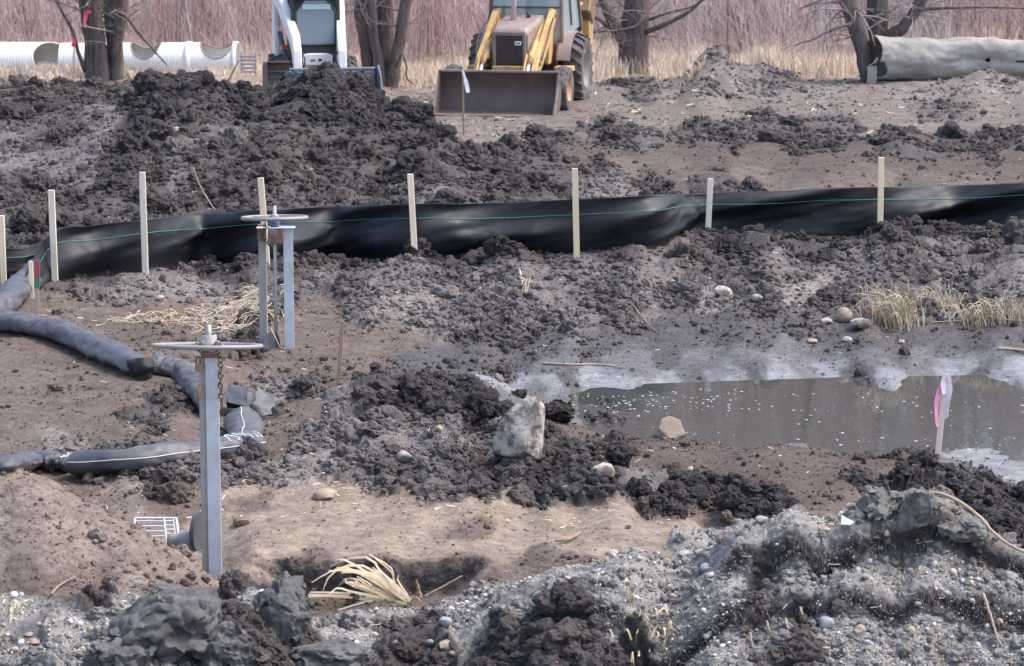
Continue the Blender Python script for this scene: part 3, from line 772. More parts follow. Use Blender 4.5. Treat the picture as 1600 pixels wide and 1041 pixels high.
# ------------------------------------------------------------------ dry grass along the edge of the field
m_grass = attr_mat('dry_grass', rough=.9, var=.12, scale=4., bump=0.0, spec=.15)
def grass(name, X, Y, hlo, hhi, w, cols, seed, lean=.35, hm=1.0):
    r = np.random.default_rng(seed); n = len(X)
    jj = np.interp(X / np.maximum(Y, 14), COLS, np.arange(len(COLS))).astype(int); ii = np.interp(Y, ROWS, np.arange(len(ROWS))).astype(int)
    z0 = Z[ii, jj] - .01; h = r.uniform(hlo, hhi, n) * hm; a = r.random(n) * 6.283; l = r.normal(0, lean, n)
    ww = w * r.uniform(.6, 1.4, n); fa = r.normal(0, .7, n)
    V = []
    for t in (0, .5, 1.0):
        cx = X + np.cos(a) * l * h * t * t; cy = Y + np.sin(a) * l * h * t * t; cz = z0 + h * (t - .25 * np.abs(l) * t * t)
        q = ww * (1 - .85 * t) / 2
        for s in (-1, 1):
            V.append(np.stack([cx + s * q * np.cos(fa), cy + s * q * np.sin(fa), cz], 1))
    V = np.stack(V, 1)
    Fc = (np.array([(0, 1, 3, 2), (2, 3, 5, 4)])[None] + (np.arange(n) * 6)[:, None, None]).reshape(-1, 4)
    C = np.array(cols)[r.integers(0, len(cols), n)] * r.uniform(.8, 1.2, n)[:, None]
    o = mesh_np(name, V.reshape(-1, 3), Fc, m_grass, attrs={'soil': np.repeat(C, 6, 0).astype(np.float32)})
    return tag(o, kind='stuff')
STRAW = [(.74, .61, .48), (.80, .68, .54), (.68, .54, .41), (.78, .66, .53), (.58, .43, .31)]
r = np.random.default_rng(31)
n = 90000
y = r.uniform(57, 66.8, n); x = r.uniform(-.235, .235, n) * y
jj = np.interp(x / y, COLS, np.arange(len(COLS))).astype(int); ii = np.interp(y, ROWS, np.arange(len(ROWS))).astype(int)
ok = ((STRAWNESS[ii, jj] > .085) | (y > 64.5)) & (r.random(n) < .75)
grass('dry_grass', x[ok], y[ok],   .18, .46, .022, STRAW, 32, lean=.3, hm=np.where((800 + F * x / y)[ok] < 415, .5, 1.0))

# ------------------------------------------------------------------ trees
def bark(name, col, stain):
    m, nt, b = mat(name)
    tc = N(nt, 'ShaderNodeTexCoord'); mp = N(nt, 'ShaderNodeMapping'); mp.inputs['Scale'].default_value = (1, 1, .16)
    nt.links.new(tc.outputs['Object'], mp.inputs[0])
    n1 = N(nt, 'ShaderNodeTexNoise'); n1.inputs['Scale'].default_value = 16; n1.inputs['Detail'].default_value = 7; n1.inputs['Roughness'].default_value = .7
    nt.links.new(mp.outputs[0], n1.inputs['Vector'])
    mx = N(nt, 'ShaderNodeMix', data_type='RGBA'); c = Vector(col)
    mx.inputs[6].default_value = (*(c * .55), 1); mx.inputs[7].default_value = (*(c * 1.35), 1)
    rr = N(nt, 'ShaderNodeMapRange'); rr.inputs[1].default_value = .36; rr.inputs[2].default_value = .64
    nt.links.new(n1.outputs[0], rr.inputs[0]); nt.links.new(rr.outputs[0], mx.inputs[0]); nt.links.new(mx.outputs[2], b.inputs['Base Color'])
    b.inputs['Roughness'].default_value = .95; b.inputs['Specular IOR Level'].default_value = .15
    bp = N(nt, 'ShaderNodeBump'); bp.inputs['Strength'].default_value = .9; bp.inputs['Distance'].default_value = .04
    nt.links.new(n1.outputs[0], bp.inputs['Height']); nt.links.new(bp.outputs[0], b.inputs['Normal'])
    return m
m_bark = bark('tree_bark', (.135, .108, .100), None)
m_twig = simple('twig_bark', (.27, .23, .225), rough=.9, var=.2)

def limb_pts(pts, n=16, wob=.03, seed=0):
    """smooth polyline through control points, slightly uneven"""
    pts = [Vector(p) for p in pts]; out = []
    rd = random.Random(seed)
    m = len(pts)
    for i in range(n):
        t = i / (n - 1) * (m - 1); k = min(int(t), m - 2); f = t - k
        p0 = pts[max(k - 1, 0)]; p1 = pts[k]; p2 = pts[k + 1]; p3 = pts[min(k + 2, m - 1)]
        q = .5 * ((2 * p1) + (p2 - p0) * f + (2 * p0 - 5 * p1 + 4 * p2 - p3) * f * f + (3 * p1 - p0 - 3 * p2 + p3) * f ** 3)
        out.append(q + Vector((rd.gauss(0, wob), rd.gauss(0, wob), 0)) * (1 if 0 < i < n - 1 else 0))
    return out

def gnarl(mb, start, amp, seed):
    o = Vector((seed * 3.1, seed * 1.7, 0))
    for i in range(start, len(mb.v)):
        p = mb.v[i]; q = Vector((p.x * 3.2, p.y * 3.2, p.z * 1.1)) + o
        mb.v[i] = p + mnoise.noise_vector(q) * amp

def branchlets(mb, pts, rad, rd, depth=0, n=3, droop=0.0, length=1.0):
    """bare side twigs off a limb"""
    for _ in range(n):
        k = rd.randrange(len(pts) // 3, len(pts) - 1); p = pts[k]
        t = (pts[min(k + 1, len(pts) - 1)] - pts[k - 1]).normalized()
        d = (t * .55 + Vector((rd.gauss(0, .8), rd.gauss(0, .5), rd.gauss(.15, .5)))).normalized()
        L = length * rd.uniform(.5, 1.1); q = [p]
        for s in range(4):
            d = (d + Vector((rd.gauss(0, .18), rd.gauss(0, .18), rd.gauss(0.03, .16) - droop * .25))).normalized()
            q.append(q[-1] + d * L / 4)
        r0 = min(rad * .55, .028) * (.75 if depth else 1)
        mb.tube(q, [r0, r0 * .8, r0 * .62, r0 * .42, r0 * .2], 4, caps=False)
        if depth < 2:
            branchlets(mb, q, r0, rd, depth + 1, 3 if depth == 0 else 2, droop, length * .6)

def tree(name, label, base, stems_, seed, twigs=10, droop=0.0):
    """stems_: lists of ((x, y, z), radius) control points relative to the base"""
    rt = empty(name, base, 0, label, 'tree')
    rd = random.Random(seed); tw = MB()
    for k, st in enumerate(stems_):
        pts = limb_pts([p for p, _ in st], 18 if st[0][1] > .08 else 12, .012, seed * 10 + k)
        rs = np.interp(np.linspace(0, len(st) - 1, len(pts)), range(len(st)), [q for _, q in st])
        thick = st[0][1] > .08
        mb = MB(); mb.tube(pts, list(rs), 14 if thick else 7)
        gnarl(mb, 0, .035 if thick else .012, seed + k)
        mb.build('trunk' if (thick and st[0][0][2] < .3) else 'limb', m_bark, rt, smooth=True)
        branchlets(tw, pts, rs[-1], rd, 0, twigs if thick else twigs // 2, droop, 1.3 if thick else .8)
    tw.build('twigs', m_twig, rt, smooth=True)
    return rt

def rel(base, sc, u0, v0):
    return lambda u, v, dy=0.0: ((u - u0) / sc, dy, (v0 - v) / sc)

# four-stemmed tree at the left, between the pipes
b1 = G(165, 124); s1 = F / b1.y; L = rel(b1, s1, 165, 124)
tree('bare_tree', 'stout multi stemmed bare tree with a pink ribbon, among the white pipes', b1 - Vector((0, 0, .1)), [
    [(L(146, 128), .21), (L(143, 80, .05), .16), (L(139, 20), .15), (L(135, -60, .2), .14), (L(120, -260, .4), .10), (L(100, -420), .05)],
    [(L(162, 128, -.12), .22), (L(158, 80, -.1), .155), (L(154, 20, -.1), .15), (L(152, -80, -.3), .13), (L(160, -300, -.5), .09), (L(150, -450, -.6), .04)],
    [(L(178, 128, .1), .19), (L(176, 70, .15), .15), (L(172, 0, .2), .14), (L(172, -120, .4), .11), (L(190, -330, .6), .05)],
    [(L(184, 126, -.05), .16), (L(187, 70, -.05), .135), (L(194, 0, 0), .13), (L(205, -100, .1), .11), (L(235, -300, .2), .05)],
    [(L(190, 12, -.1), .06), (L(205, 22, -.3), .045), (L(225, 45, -.5), .035), (L(245, 66, -.7), .025), (L(268, 92, -.8), .012)],
    [(L(134, 105, -.05), .05), (L(128, 78, -.2), .045), (L(116, 35, -.3), .04), (L(100, 5, -.35), .035), (L(80, -40, -.3), .02)],
], 3, 14, .3)
# three-stemmed tree behind the skid steer
b2 = G(600, 134); s2 = F / b2.y; L = rel(b2, s2, 600, 134)
tree('bare_tree', 'bare tree of several grey stems spreading from one foot behind the white loader', b2 - Vector((0, 0, .1)), [
    [(L(585, 138, .1), .20), (L(573, 80, .1), .15), (L(565, 20, .1), .14), (L(558, -80, .2), .12), (L(540, -300, .3), .06)],
    [(L(596, 138, -.12), .13), (L(589, 70, -.15), .115), (L(580, 0, -.2), .11), (L(572, -120, -.2), .09), (L(560, -320), .04)],
    [(L(598, 134, .15), .22), (L(598, 60, .15), .19), (L(600, 0, .2), .17), (L(603, -120, .3), .13), (L(600, -350, .4), .05)],
    [(L(608, 138, -.05), .19), (L(618, 90, -.1), .145), (L(632, 20, -.1), .135), (L(640, -30, -.1), .13), (L(655, -150, 0), .10), (L(690, -330, .1), .04)],
    [(L(620, 100, -.2), .03), (L(630, 75, -.4), .028), (L(638, 110, -.5), .02), (L(648, 125, -.5), .008)],
], 5, 14, .3)
# thick trunk right of the backhoe
b3 = G(990, 113); s3 = F / b3.y; L = rel(b3, s3, 990, 113)
tree('bare_tree', 'thick single trunk tree right of the backhoe with low forked limbs', b3 - Vector((0, 0, .12)), [
    [(L(989, 116), .37), (L(990, 85), .345), (L(991, 55), .34), (L(993, 20), .30), (L(996, -20), .26), (L(1000, -150, .2), .2), (L(1010, -380, .3), .07)],
    [(L(976, 62, -.1), .14), (L(962, 38, -.25), .13), (L(950, 15, -.3), .11), (L(940, -10, -.3), .10), (L(920, -110, -.3), .08), (L(890, -250), .03)],
    [(L(1006, 42, -.15), .075), (L(1025, 34, -.4), .062), (L(1050, 22, -.6), .05), (L(1078, 4, -.7), .042), (L(1120, -40, -.7), .02)],
    [(L(1004, 16, -.3), .05), (L(995, 30, -.45), .04), (L(975, 36, -.5), .034), (L(950, 39, -.5), .028), (L(925, 40, -.5), .014)],
    [(L(962, 40, -.2), .055), (L(940, 25, -.4), .05), (L(922, 12, -.5), .042), (L(905, 0, -.5), .03), (L(880, -20, -.5), .015)],
    [(L(1013, 22, -.2), .04), (L(1040, 12, -.4), .03), (L(1075, 2, -.5), .02), (L(1100, -12, -.5), .012)],
], 7, 16, .4)
# leaning tree at the mouth of the old pipe
b4 = G(1362, 131); s4 = F / (b4.y + .5); b4 = b4 + Vector((0, .9, 0)); L = rel(b4, s4, 1362, 128)
tree('bare_tree', 'leaning dark tree with drooping twigs behind the mouth of the weathered pipe', b4 - Vector((0, 0, .1)), [
    [(L(1362, 132, -.55), .17), (L(1357, 92, -.5), .18), (L(1347, 50, -.4), .185), (L(1333, 10, -.3), .18), (L(1318, -40, -.2), .17), (L(1290, -200, 0), .11), (L(1270, -380, .2), .05)],
    [(L(1376, 128, .25), .30), (L(1374, 90, .3), .28), (L(1376, 50, .3), .27), (L(1380, 0, .3), .24), (L(1385, -120, .3), .18), (L(1395, -340, .3), .06)],
    [(L(1386, 85, .25), .2), (L(1400, 55, .1), .15), (L(1420, 32, 0), .13), (L(1440, 5, 0), .125), (L(1458, -40, 0), .11), (L(1500, -180, .2), .06), (L(1530, -300, .3), .03)],
    [(L(1440, 8, -.3), .045), (L(1480, 5, -.6), .035), (L(1540, 3, -.8), .025), (L(1610, 6, -.9), .012)],
    [(L(1330, 30, -.6), .04), (L(1300, 36, -.9), .03), (L(1270, 52, -1.), .02), (L(1240, 60, -1.1), .01)],
], 9, 30, .9)

# long pale branches hanging into view from trees above the frame belong to those trees' crowns

# ------------------------------------------------------------------ ribbons, laths
m_pink = simple('pink_ribbon', (.80, .06, .13), rough=.5, var=.15)
m_pale = simple('faded_pink_ribbon', (.86, .72, .74), rough=.5, var=.2, scale=9)
m_hot = simple('hot_pink_ribbon', (.85, .32, .47), rough=.5, var=.2, scale=9)
m_white = simple('white_ribbon', (.78, .78, .80), rough=.5, var=.05)
m_lath = simple('new_lath_wood', (.90, .73, .52), rough=.8, var=.12, scale=5, stretch=(1, 1, .12), bump=.1, stain=(.52, .38, .25), stain_amt=.35)
LATHS = [m_lath, simple('yellowish_lath_wood', (.86, .69, .45), rough=.8, var=.15, scale=4, stretch=(1, 1, .12), bump=.12, stain=(.42, .33, .26), stain_amt=.5, stain_scale=2), simple('greyed_lath_wood', (.76, .67, .55), rough=.8, var=.16, scale=6, stretch=(1, 1, .12), bump=.12, stain=(.35, .27, .22), stain_amt=.5, stain_scale=2.5)]
m_oldlath = simple('old_lath_wood', (.36, .23, .15), rough=.85, var=.2, scale=6, stretch=(1, 1, .12))
m_dull = simple('dull_lath_wood', (.42, .34, .27), rough=.85, var=.2, scale=6, stretch=(1, 1, .12))
def ribbon(name, m, pts, w, parent=None, thick=.004, twist=0.0, nrm=(0, -1, 0)):
    """a strip through pts lying across direction w"""
    pts = limb_pts(pts, 14, 0, 1); mb = MB(); n = len(pts); vs = []; fs = []
    for i, p in enumerate(pts):
        t = (pts[min(i + 1, n - 1)] - pts[max(i - 1, 0)]).normalized(); a = twist * i / n
        nn = Vector(nrm).normalized(); s = t.cross(nn).normalized(); nn = s.cross(t)
        d = s * math.cos(a) + nn * math.sin(a); e = nn * math.cos(a) - s * math.sin(a)
        ww = w[i * (len(w) - 1) // (n - 1)] if hasattr(w, '__len__') else w
        for sx, ez in ((-1, -1), (1, -1), (1, 1), (-1, 1)):
            vs.append(p + d * (sx * ww / 2) + e * (ez * thick / 2))
    for i in range(n - 1):
        for k in range(4): fs.append((i * 4 + k, i * 4 + (k + 1) % 4, i * 4 + 4 + (k + 1) % 4, i * 4 + 4 + k))
    fs += [(3, 2, 1, 0), tuple((n - 1) * 4 + k for k in range(4))]
    return mb.add(vs, fs).build(name, m, parent, smooth=False)

L = rel(b1, s1, 165, 124); q = lambda u, v, dy: b1 + Vector(L(u, v, dy))
rb = empty('marker_ribbon', q(142, 22, -.2), 0, 'bright pink ribbon tied on the multi stemmed tree at the left', 'ribbon')
o = rb.location
ribbon('ribbon_loop', m_pink, [q(137, 21, -.26) - o, q(145, 18, -.28) - o, q(152, 20, -.2) - o], .06, rb)
ribbon('ribbon_tail', m_pink, [q(140, 20, -.25) - o, q(138, 32, -.3) - o, q(139, 43, -.27) - o], [.09, .06, .03], rb, twist=1.2)

def lath(name, m, top, bot, w, t, parent=None, ytop=None, below=.25, tip=False):
    """a flat lath seen from top (u, v) to its foot on the ground (u, v)"""
    b = bot; a = top
    d = (a - b); e = d.normalized()
    mb = MB(); mb.bar(b - e * below, a, w, t, up=(0, 1, 0))
    return mb.build(name, m, parent, bevel=.003)

def at_depth(u, v, y): return PD(u, v, y)
# ------------------------------------------------------------------ silt fence
m_fab = None
def fabric_mat():
    m, nt, b = mat('silt_fabric')
    b.inputs['Base Color'].default_value = (.012, .012, .014, 1)
    b.inputs['Specular IOR Level'].default_value = .38
    tc = N(nt, 'ShaderNodeTexCoord')
    n1 = N(nt, 'ShaderNodeTexNoise'); n1.inputs['Scale'].default_value = 5; n1.inputs['Detail'].default_value = 6
    nt.links.new(tc.outputs['Object'], n1.inputs['Vector'])
    r1 = N(nt, 'ShaderNodeMapRange'); r1.inputs[1].default_value = .35; r1.inputs[2].default_value = .7; r1.inputs[3].default_value = .46; r1.inputs[4].default_value = .60
    nt.links.new(n1.outputs[0], r1.inputs[0]); nt.links.new(r1.outputs[0], b.inputs['Roughness'])
    n2 = N(nt, 'ShaderNodeTexNoise'); n2.inputs['Scale'].default_value = 3; n2.inputs['Detail'].default_value = 8; n2.inputs['Roughness'].default_value = .7
    nt.links.new(tc.outputs['Object'], n2.inputs['Vector'])
    mx = N(nt, 'ShaderNodeMix', data_type='RGBA'); mx.inputs[6].default_value = (.009, .010, .015, 1); mx.inputs[7].default_value = (.026, .026, .030, 1)
    r2 = N(nt, 'ShaderNodeMapRange'); r2.inputs[1].default_value = .5; r2.inputs[2].default_value = .75
    nt.links.new(n2.outputs[0], r2.inputs[0]); nt.links.new(r2.outputs[0], mx.inputs[0]); nt.links.new(mx.outputs[2], b.inputs['Base Color'])
    w1 = N(nt, 'ShaderNodeTexWave', wave_type='BANDS', bands_direction='X'); w1.inputs['Scale'].default_value = 55; nt.links.new(tc.outputs['Object'], w1.inputs['Vector'])
    w2 = N(nt, 'ShaderNodeTexWave', wave_type='BANDS', bands_direction='Z'); w2.inputs['Scale'].default_value = 55; nt.links.new(tc.outputs['Object'], w2.inputs['Vector'])
    ad = N(nt, 'ShaderNodeMath', operation='ADD'); nt.links.new(w1.outputs[1], ad.inputs[0]); nt.links.new(w2.outputs[1], ad.inputs[1])
    bp = N(nt, 'ShaderNodeBump'); bp.inputs['Strength'].default_value = .12; bp.inputs['Distance'].default_value = .004
    nt.links.new(ad.outputs[0], bp.inputs['Height']); nt.links.new(bp.outputs[0], b.inputs['Normal'])
    return m
m_fab = fabric_mat()
m_green = simple('green_thread', (.05, .30, .22), rough=.6, var=.1)

def fence(rt, path, stakes_u, seed, folds=1.0, cord=True):
    """path: (u, v of the foot, v of the top edge)"""
    o = rt.location
    pts = []
    for u, vb, vt in path:
        p = hit(BZ, u, vb); sc = F / p.y
        pts.append((p.x, p.y, p.z, (vb - vt) / sc))
    pts = np.array(pts)
    dd = np.concatenate([[0], np.cumsum(np.hypot(np.diff(pts[:, 0]), np.diff(pts[:, 1])))])
    ns = int(dd[-1] / .025); s = np.linspace(0, dd[-1], ns)
    def cr(col):
        # smooth interpolation along the fence
        c = pts[:, col]; m = np.gradient(c, dd)
        k = np.clip(np.searchsorted(dd, s) - 1, 0, len(dd) - 2); h = dd[k + 1] - dd[k]; t = (s - dd[k]) / h
        return (2 * t ** 3 - 3 * t ** 2 + 1) * c[k] + (t ** 3 - 2 * t ** 2 + t) * h * m[k] + (-2 * t ** 3 + 3 * t ** 2) * c[k + 1] + (t ** 3 - t ** 2) * h * m[k + 1]
    X, Y, ZB, HH = cr(0), cr(1), cr(2), cr(3)
    tx, ty = np.gradient(X), np.gradient(Y); ln = np.hypot(tx, ty); nx, ny = ty / ln, -tx / ln     # towards the camera side
    nt_ = 36
    tt = np.linspace(-.12, 1, nt_)
    S, T = np.meshgrid(s, tt, indexing='ij')
    su = np.interp(stakes_u, [p[0] for p in path], dd) if len(stakes_u) else np.array([-9.])
    near = np.min(np.abs(S[..., None] - su[None, None]), -1)
    hold = np.clip(near / .5, 0, 1)
    diag = S * .42 + T * .0
    env = np.clip(np.sin(np.pi * np.clip(T, 0, 1)), 0, 1)
    f1 = fbm(S * .38 + 3, T * 1.9 - S * .55, seed, 2, .45)
    f2 = fbm(S * 1.3 + 1, T * 3.6 - S * 1.1, seed + 1, 3, .5)
    f3 = fbm(S * 2.6, T * 3.0 + S * .8, seed + 2, 3, .5)
    n_ = folds * ((.20 * f1 + .035 * f2 + .012 * f3) * (.25 + .75 * hold) * (.12 + .88 * env ** .7)) + .05 * env * hold
    n_ = n_ - .02
    XX = X[:, None] + nx[:, None] * n_; YY = Y[:, None] + ny[:, None] * n_
    ZZ = ZB[:, None] + T * HH[:, None] + .012 * fbm(S * 2, S * 0, seed + 3, 3) * np.clip(T, 0, 1)
    V = np.stack([XX - o.x, YY - o.y, ZZ - o.z], -1)
    id_ = np.arange(ns * nt_).reshape(ns, nt_)
    Fc = np.stack([id_[:-1, :-1], id_[1:, :-1], id_[1:, 1:], id_[:-1, 1:]], -1).reshape(-1, 4)
    fo = mesh_np('fabric', V.reshape(-1, 3), Fc, m_fab, rt)
    md = fo.modifiers.new('thickness', 'SOLIDIFY'); md.thickness = .004
    if cord:
        k = int(.735 * nt_)
        line = V[:, k] + np.stack([nx, ny, 0 * nx], -1) * .008
        mb = MB(); mb.tube([Vector(p) for p in line[::3]], .0032, 4); mb.build('woven_green_line', m_green, rt, smooth=True)
    return lambda u: Vector((float(np.interp(np.interp(u, [p[0] for p in path], dd), s, X)), float(np.interp(np.interp(u, [p[0] for p in path], dd), s, Y)), float(np.interp(np.interp(u, [p[0] for p in path], dd), s, ZB))))

fp = [(48, 460, 428), (62, 452, 396), (85, 440, 362), (150, 428, 352), (225, 417, 342), (320, 410, 333), (410, 404, 327), (520, 401, 322), (645, 398, 318), (770, 396, 317), (900, 395, 311), (1000, 384, 305), (1108, 362, 301), (1240, 362, 296), (1375, 360, 291), (1490, 356, 289), (1600, 352, 285), (1760, 346, 280), (1860, 343, 277)]
fr = empty('silt_fence', hit(BZ, 900, 395), 0, 'long black plastic silt fence with pale stakes crossing the site', 'silt fence')
STK = [(80, 297, 86, 440), (222, 269, 227, 418), (407, 278, 417, 408), (641, 272, 648, 398), (898, 263, 901, 398), (1110, 279, 1106, 363), (1377, 246, 1375, 362)]
fence(fr, fp, [k[2] for k in STK], 2)
for ut, vt, ub, vb in STK:
    b = hit(BZ, ub, vb); b.y -= .13; b = PD(ub, vb, b.y)
    lath('stake', LATHS[int(ub) % 3], PD(ut, vt, b.y + .02) - fr.location, b - fr.location, .072, .04, fr)
fr2 = empty('silt_fence', hit(BZ, 5, 441), 0, 'short dark end of silt fence in the corner behind the sock', 'silt fence')
fence(fr2, [(-170, 452, 400), (-60, 446, 392), (5, 441, 386), (45, 432, 385), (85, 425, 366)], [5], 5, .6)
b = hit(BZ, 6, 445); b = PD(6, 445, b.y - .14)
lath('stake', m_lath, PD(2, 337, b.y) - fr2.location, b - fr2.location, .066, .04, fr2)

# marker laths
def lath_thing(name, label, cat, m, ut, vt, ub, vb, w, t=.012, lift=0.0):
    b = G(ub, vb); a = PD(ut, vt, b.y)
    rt = empty(name, b, 0, label, cat)
    lath('lath', m, a - b, Vector((0, 0, 0)), w, t, rt)
    return rt, a - b
lath_thing('survey_stake', 'pale unpainted lath beside the painted one near the corner of the fence', 'stake', m_lath, 48, 408, 50, 467, .05)
rt, a = lath_thing('survey_stake', 'grey lath with red painted top and green band, behind the sock', 'stake', m_dull, 58, 408, 57, 500, .052)
sc = F / rt.location.y
mb = MB(); mb.bar(a * .70, a * 1.004, .057, .017, up=(0, 1, 0)); mb.build('red_paint', simple('red_paint', (.36, .07, .08), var=.25), rt)
mb = MB(); mb.bar(a * .54, a * .695, .058, .018, up=(0, 1, 0)); mb.build('green_band', simple('green_band', (.03, .20, .12), var=.2), rt)
lath_thing('survey_stake', 'short weathered brown lath standing alone in the bare soil', 'stake', m_oldlath, 535, 502, 529, 599, .04)
rt, a = lath_thing('survey_stake', 'white lath with a faded pink ribbon at the edge of the pond', 'stake', simple('white_lath', (.74, .60, .48), rough=.7, var=.12), 1478, 584, 1465, 712, .052)
ax = lambda t, dx=0, dy=-.03: a * t + Vector((dx, dy, 0))
ribbon('ribbon_tail', m_hot, [ax(.97, 0), ax(.82, -.045), ax(.6, -.06), ax(.36, -.035)], [.03, .05, .04, .02], rt, twist=.9)
ribbon('ribbon_tail', m_pale, [ax(.98, .02), ax(.85, .04), ax(.65, .03), ax(.46, .03)], [.04, .055, .05, .02], rt, twist=-.7)
ribbon('ribbon_tail', m_pale, [ax(1.0, .01), ax(.9, -.01), ax(.76, .01)], [.06, .07, .05], rt, twist=.5)
rt, a = lath_thing('survey_stake', 'thin lath with a white ribbon in front of the backhoe bucket', 'stake', m_oldlath, 723, 110, 724.5, 212, .034)
ribbon('ribbon_tail', m_white, [a * 1.0 + Vector((0, -.03, 0)), a * .86 + Vector((.045, -.04, 0)), a * .66 + Vector((.09, -.03, 0))], [.04, .07, .045], rt, twist=.4)
rt, a = lath_thing('survey_stake', 'thin orange lath with a bright pink top left of the multi stemmed tree', 'stake', simple('orange_lath', (.62, .30, .22), var=.1), 116, 62, 115, 130, .035)
ribbon('ribbon_tail', m_pink, [a + Vector((-.02, -.03, .03)), a * .93 + Vector((0, -.04, 0)), a * .84 + Vector((-.03, -.03, 0))], [.07, .09, .06], rt, twist=.5)
# ------------------------------------------------------------------ corrugated steel pipes
def galv(name, col=(.62, .64, .66), rough=.42, metal=.75, stain=(.30, .24, .18), amt=.25, wave=None, axis='X', bumpd=.02):
    m, nt, b = mat(name)
    tc = N(nt, 'ShaderNodeTexCoord')
    n1 = N(nt, 'ShaderNodeTexNoise'); n1.inputs['Scale'].default_value = 9; n1.inputs['Detail'].default_value = 6
    nt.links.new(tc.outputs['Object'], n1.inputs['Vector'])
    mx = N(nt, 'ShaderNodeMix', data_type='RGBA'); c = Vector(col); mx.inputs[6].default_value = (*(c * .85), 1); mx.inputs[7].default_value = (*(c * 1.12), 1)
    nt.links.new(n1.outputs[0], mx.inputs[0])
    n2 = N(nt, 'ShaderNodeTexNoise'); n2.inputs['Scale'].default_value = 2.6; n2.inputs['Detail'].default_value = 9; n2.inputs['Roughness'].default_value = .72
    nt.links.new(tc.outputs['Object'], n2.inputs['Vector'])
    r2 = N(nt, 'ShaderNodeMapRange'); r2.inputs[1].default_value = .45; r2.inputs[2].default_value = .7; r2.inputs[4].default_value = amt
    nt.links.new(n2.outputs[0], r2.inputs[0])
    m2 = N(nt, 'ShaderNodeMix', data_type='RGBA'); m2.inputs[7].default_value = (*stain, 1)
    nt.links.new(r2.outputs[0], m2.inputs[0]); nt.links.new(mx.outputs[2], m2.inputs[6]); nt.links.new(m2.outputs[2], b.inputs['Base Color'])
    b.inputs['Metallic'].default_value = metal; b.inputs['Roughness'].default_value = rough
    return m
m_galv = galv('galvanised_steel', (.82, .83, .84), .5, .1, (.55, .50, .45), .25)
m_galv_in = galv('pipe_inside', (.30, .25, .22), .6, .1, (.2, .12, .08), .7)
m_old = galv('weathered_pipe', (.33, .305, .28), .92, .0, (.20, .17, .145), .8)

def pipe(name, label, p0, p1, R, xcut=None, hole=None, m=m_galv, dent=None, pitch=.068, amp=.0035, flat=1.0, group=None, dl=.017, seg=72):
    """corrugated pipe from p0 to p1; xcut(theta) shortens each end, hole(s, theta) opens it"""
    p0 = Vector(p0); p1 = Vector(p1); ax = (p1 - p0); Ln = ax.length; ax.normalize()
    side = ax.cross(Vector((0, 0, 1))).normalized(); up = side.cross(ax)
    rt = empty(name, p0, 0, label, 'pipe', group)
    n = int(Ln / dl)
    S = np.linspace(0, 1, n); A = np.linspace(0, 2 * math.pi, seg, endpoint=False)
    s0 = np.zeros(seg); s1 = np.full(seg, Ln)
    if xcut is not None:
        for k, a in enumerate(A): s0[k], s1[k] = xcut(a, Ln)
    ss = s0[None] + (s1 - s0)[None] * S[:, None]
    rr = R + amp * np.sin(2 * math.pi * (ss + 0.03 * A[None]) / pitch)
    hz = np.zeros_like(rr)
    if dent is not None:
        d, hz = dent(ss, A[None] + 0 * ss)
        rr = rr + d
    c = np.cos(A)[None]; s = np.sin(A)[None]
    V = np.empty(rr.shape + (3,))
    for i in range(3):
        V[..., i] = ax[i] * ss + side[i] * c * rr + up[i] * s * rr * flat
    V[..., 2] += hz
    id_ = np.arange(n * seg).reshape(n, seg); nx_ = np.roll(id_, -1, 1)
    Fc = np.stack([id_[:-1], nx_[:-1], nx_[1:], id_[1:]], -1).reshape(-1, 4)
    if hole is not None:
        sm = (ss[:-1] + ss[1:]) / 2; am = (A + math.pi / seg)[None] + 0 * sm
        Fc = Fc[~hole(sm, am).ravel()]
    o = mesh_np('corrugated_shell', V.reshape(-1, 3), Fc, m, rt)
    md = o.modifiers.new('thickness', 'SOLIDIFY'); md.thickness = .012
    return rt, (ax, side, up, p0)

# angles: theta = 0 faces the camera side for pipes running left to right (side = ax x up points to -y)
g0 = G(60, 118); yA = g0.y + 2.2; sA = F / yA
zc = lambda v: PD(0, v, yA).z
R1 = .41
pA0 = PD(-160, 95, yA); pA1 = PD(85, 95, yA)
def cutA(a, Ln): return 0.0, Ln - .40 * math.cos(a) - .12 * math.sin(a)
pipe('culvert_pipe', 'bright galvanised pipe at the far left with its slanting open end towards the camera', pA0, pA1, R1, cutA)
pB0 = PD(96, 96, yA + .35); pB1 = PD(374, 95, yA + .2)
def holeB(s, a):
    a = (a + math.pi) % (2 * math.pi) - math.pi
    z = R1 * a
    h = np.zeros(s.shape, bool)
    for cx, rx, ca in ((1.98, .35, 1.32), (3.62, .39, 1.32)):
        h |= ((s - cx) / rx) ** 2 + ((a - ca) / 1.14) ** 2 < 1
    return h
rt, fr_ = pipe('culvert_pipe', 'bright galvanised pipe right of the multi stemmed tree with two round cut outs', pB0, pB1, R1, lambda a, Ln: (0, Ln - .10 * max(0, math.cos(a)) ), holeB)
ax_, sd_, up_, p0_ = fr_
def ring(name, mm, s, R, w, parent):
    mb = MB(); mb.lathe([(s - w, R), (s - w, R + .02), (s + w, R + .02), (s + w, R)], seg=48)
    for i, p in enumerate(mb.v): mb.v[i] = ax_ * p.x + sd_ * p.y + up_ * p.z
    return mb.build(name, mm, parent, smooth=True)
ring('coupling_band', m_galv, 2.95, R1 + .012, .07, rt)
ring('coupling_band', m_galv, 4.02, R1 + .012, .05, rt)
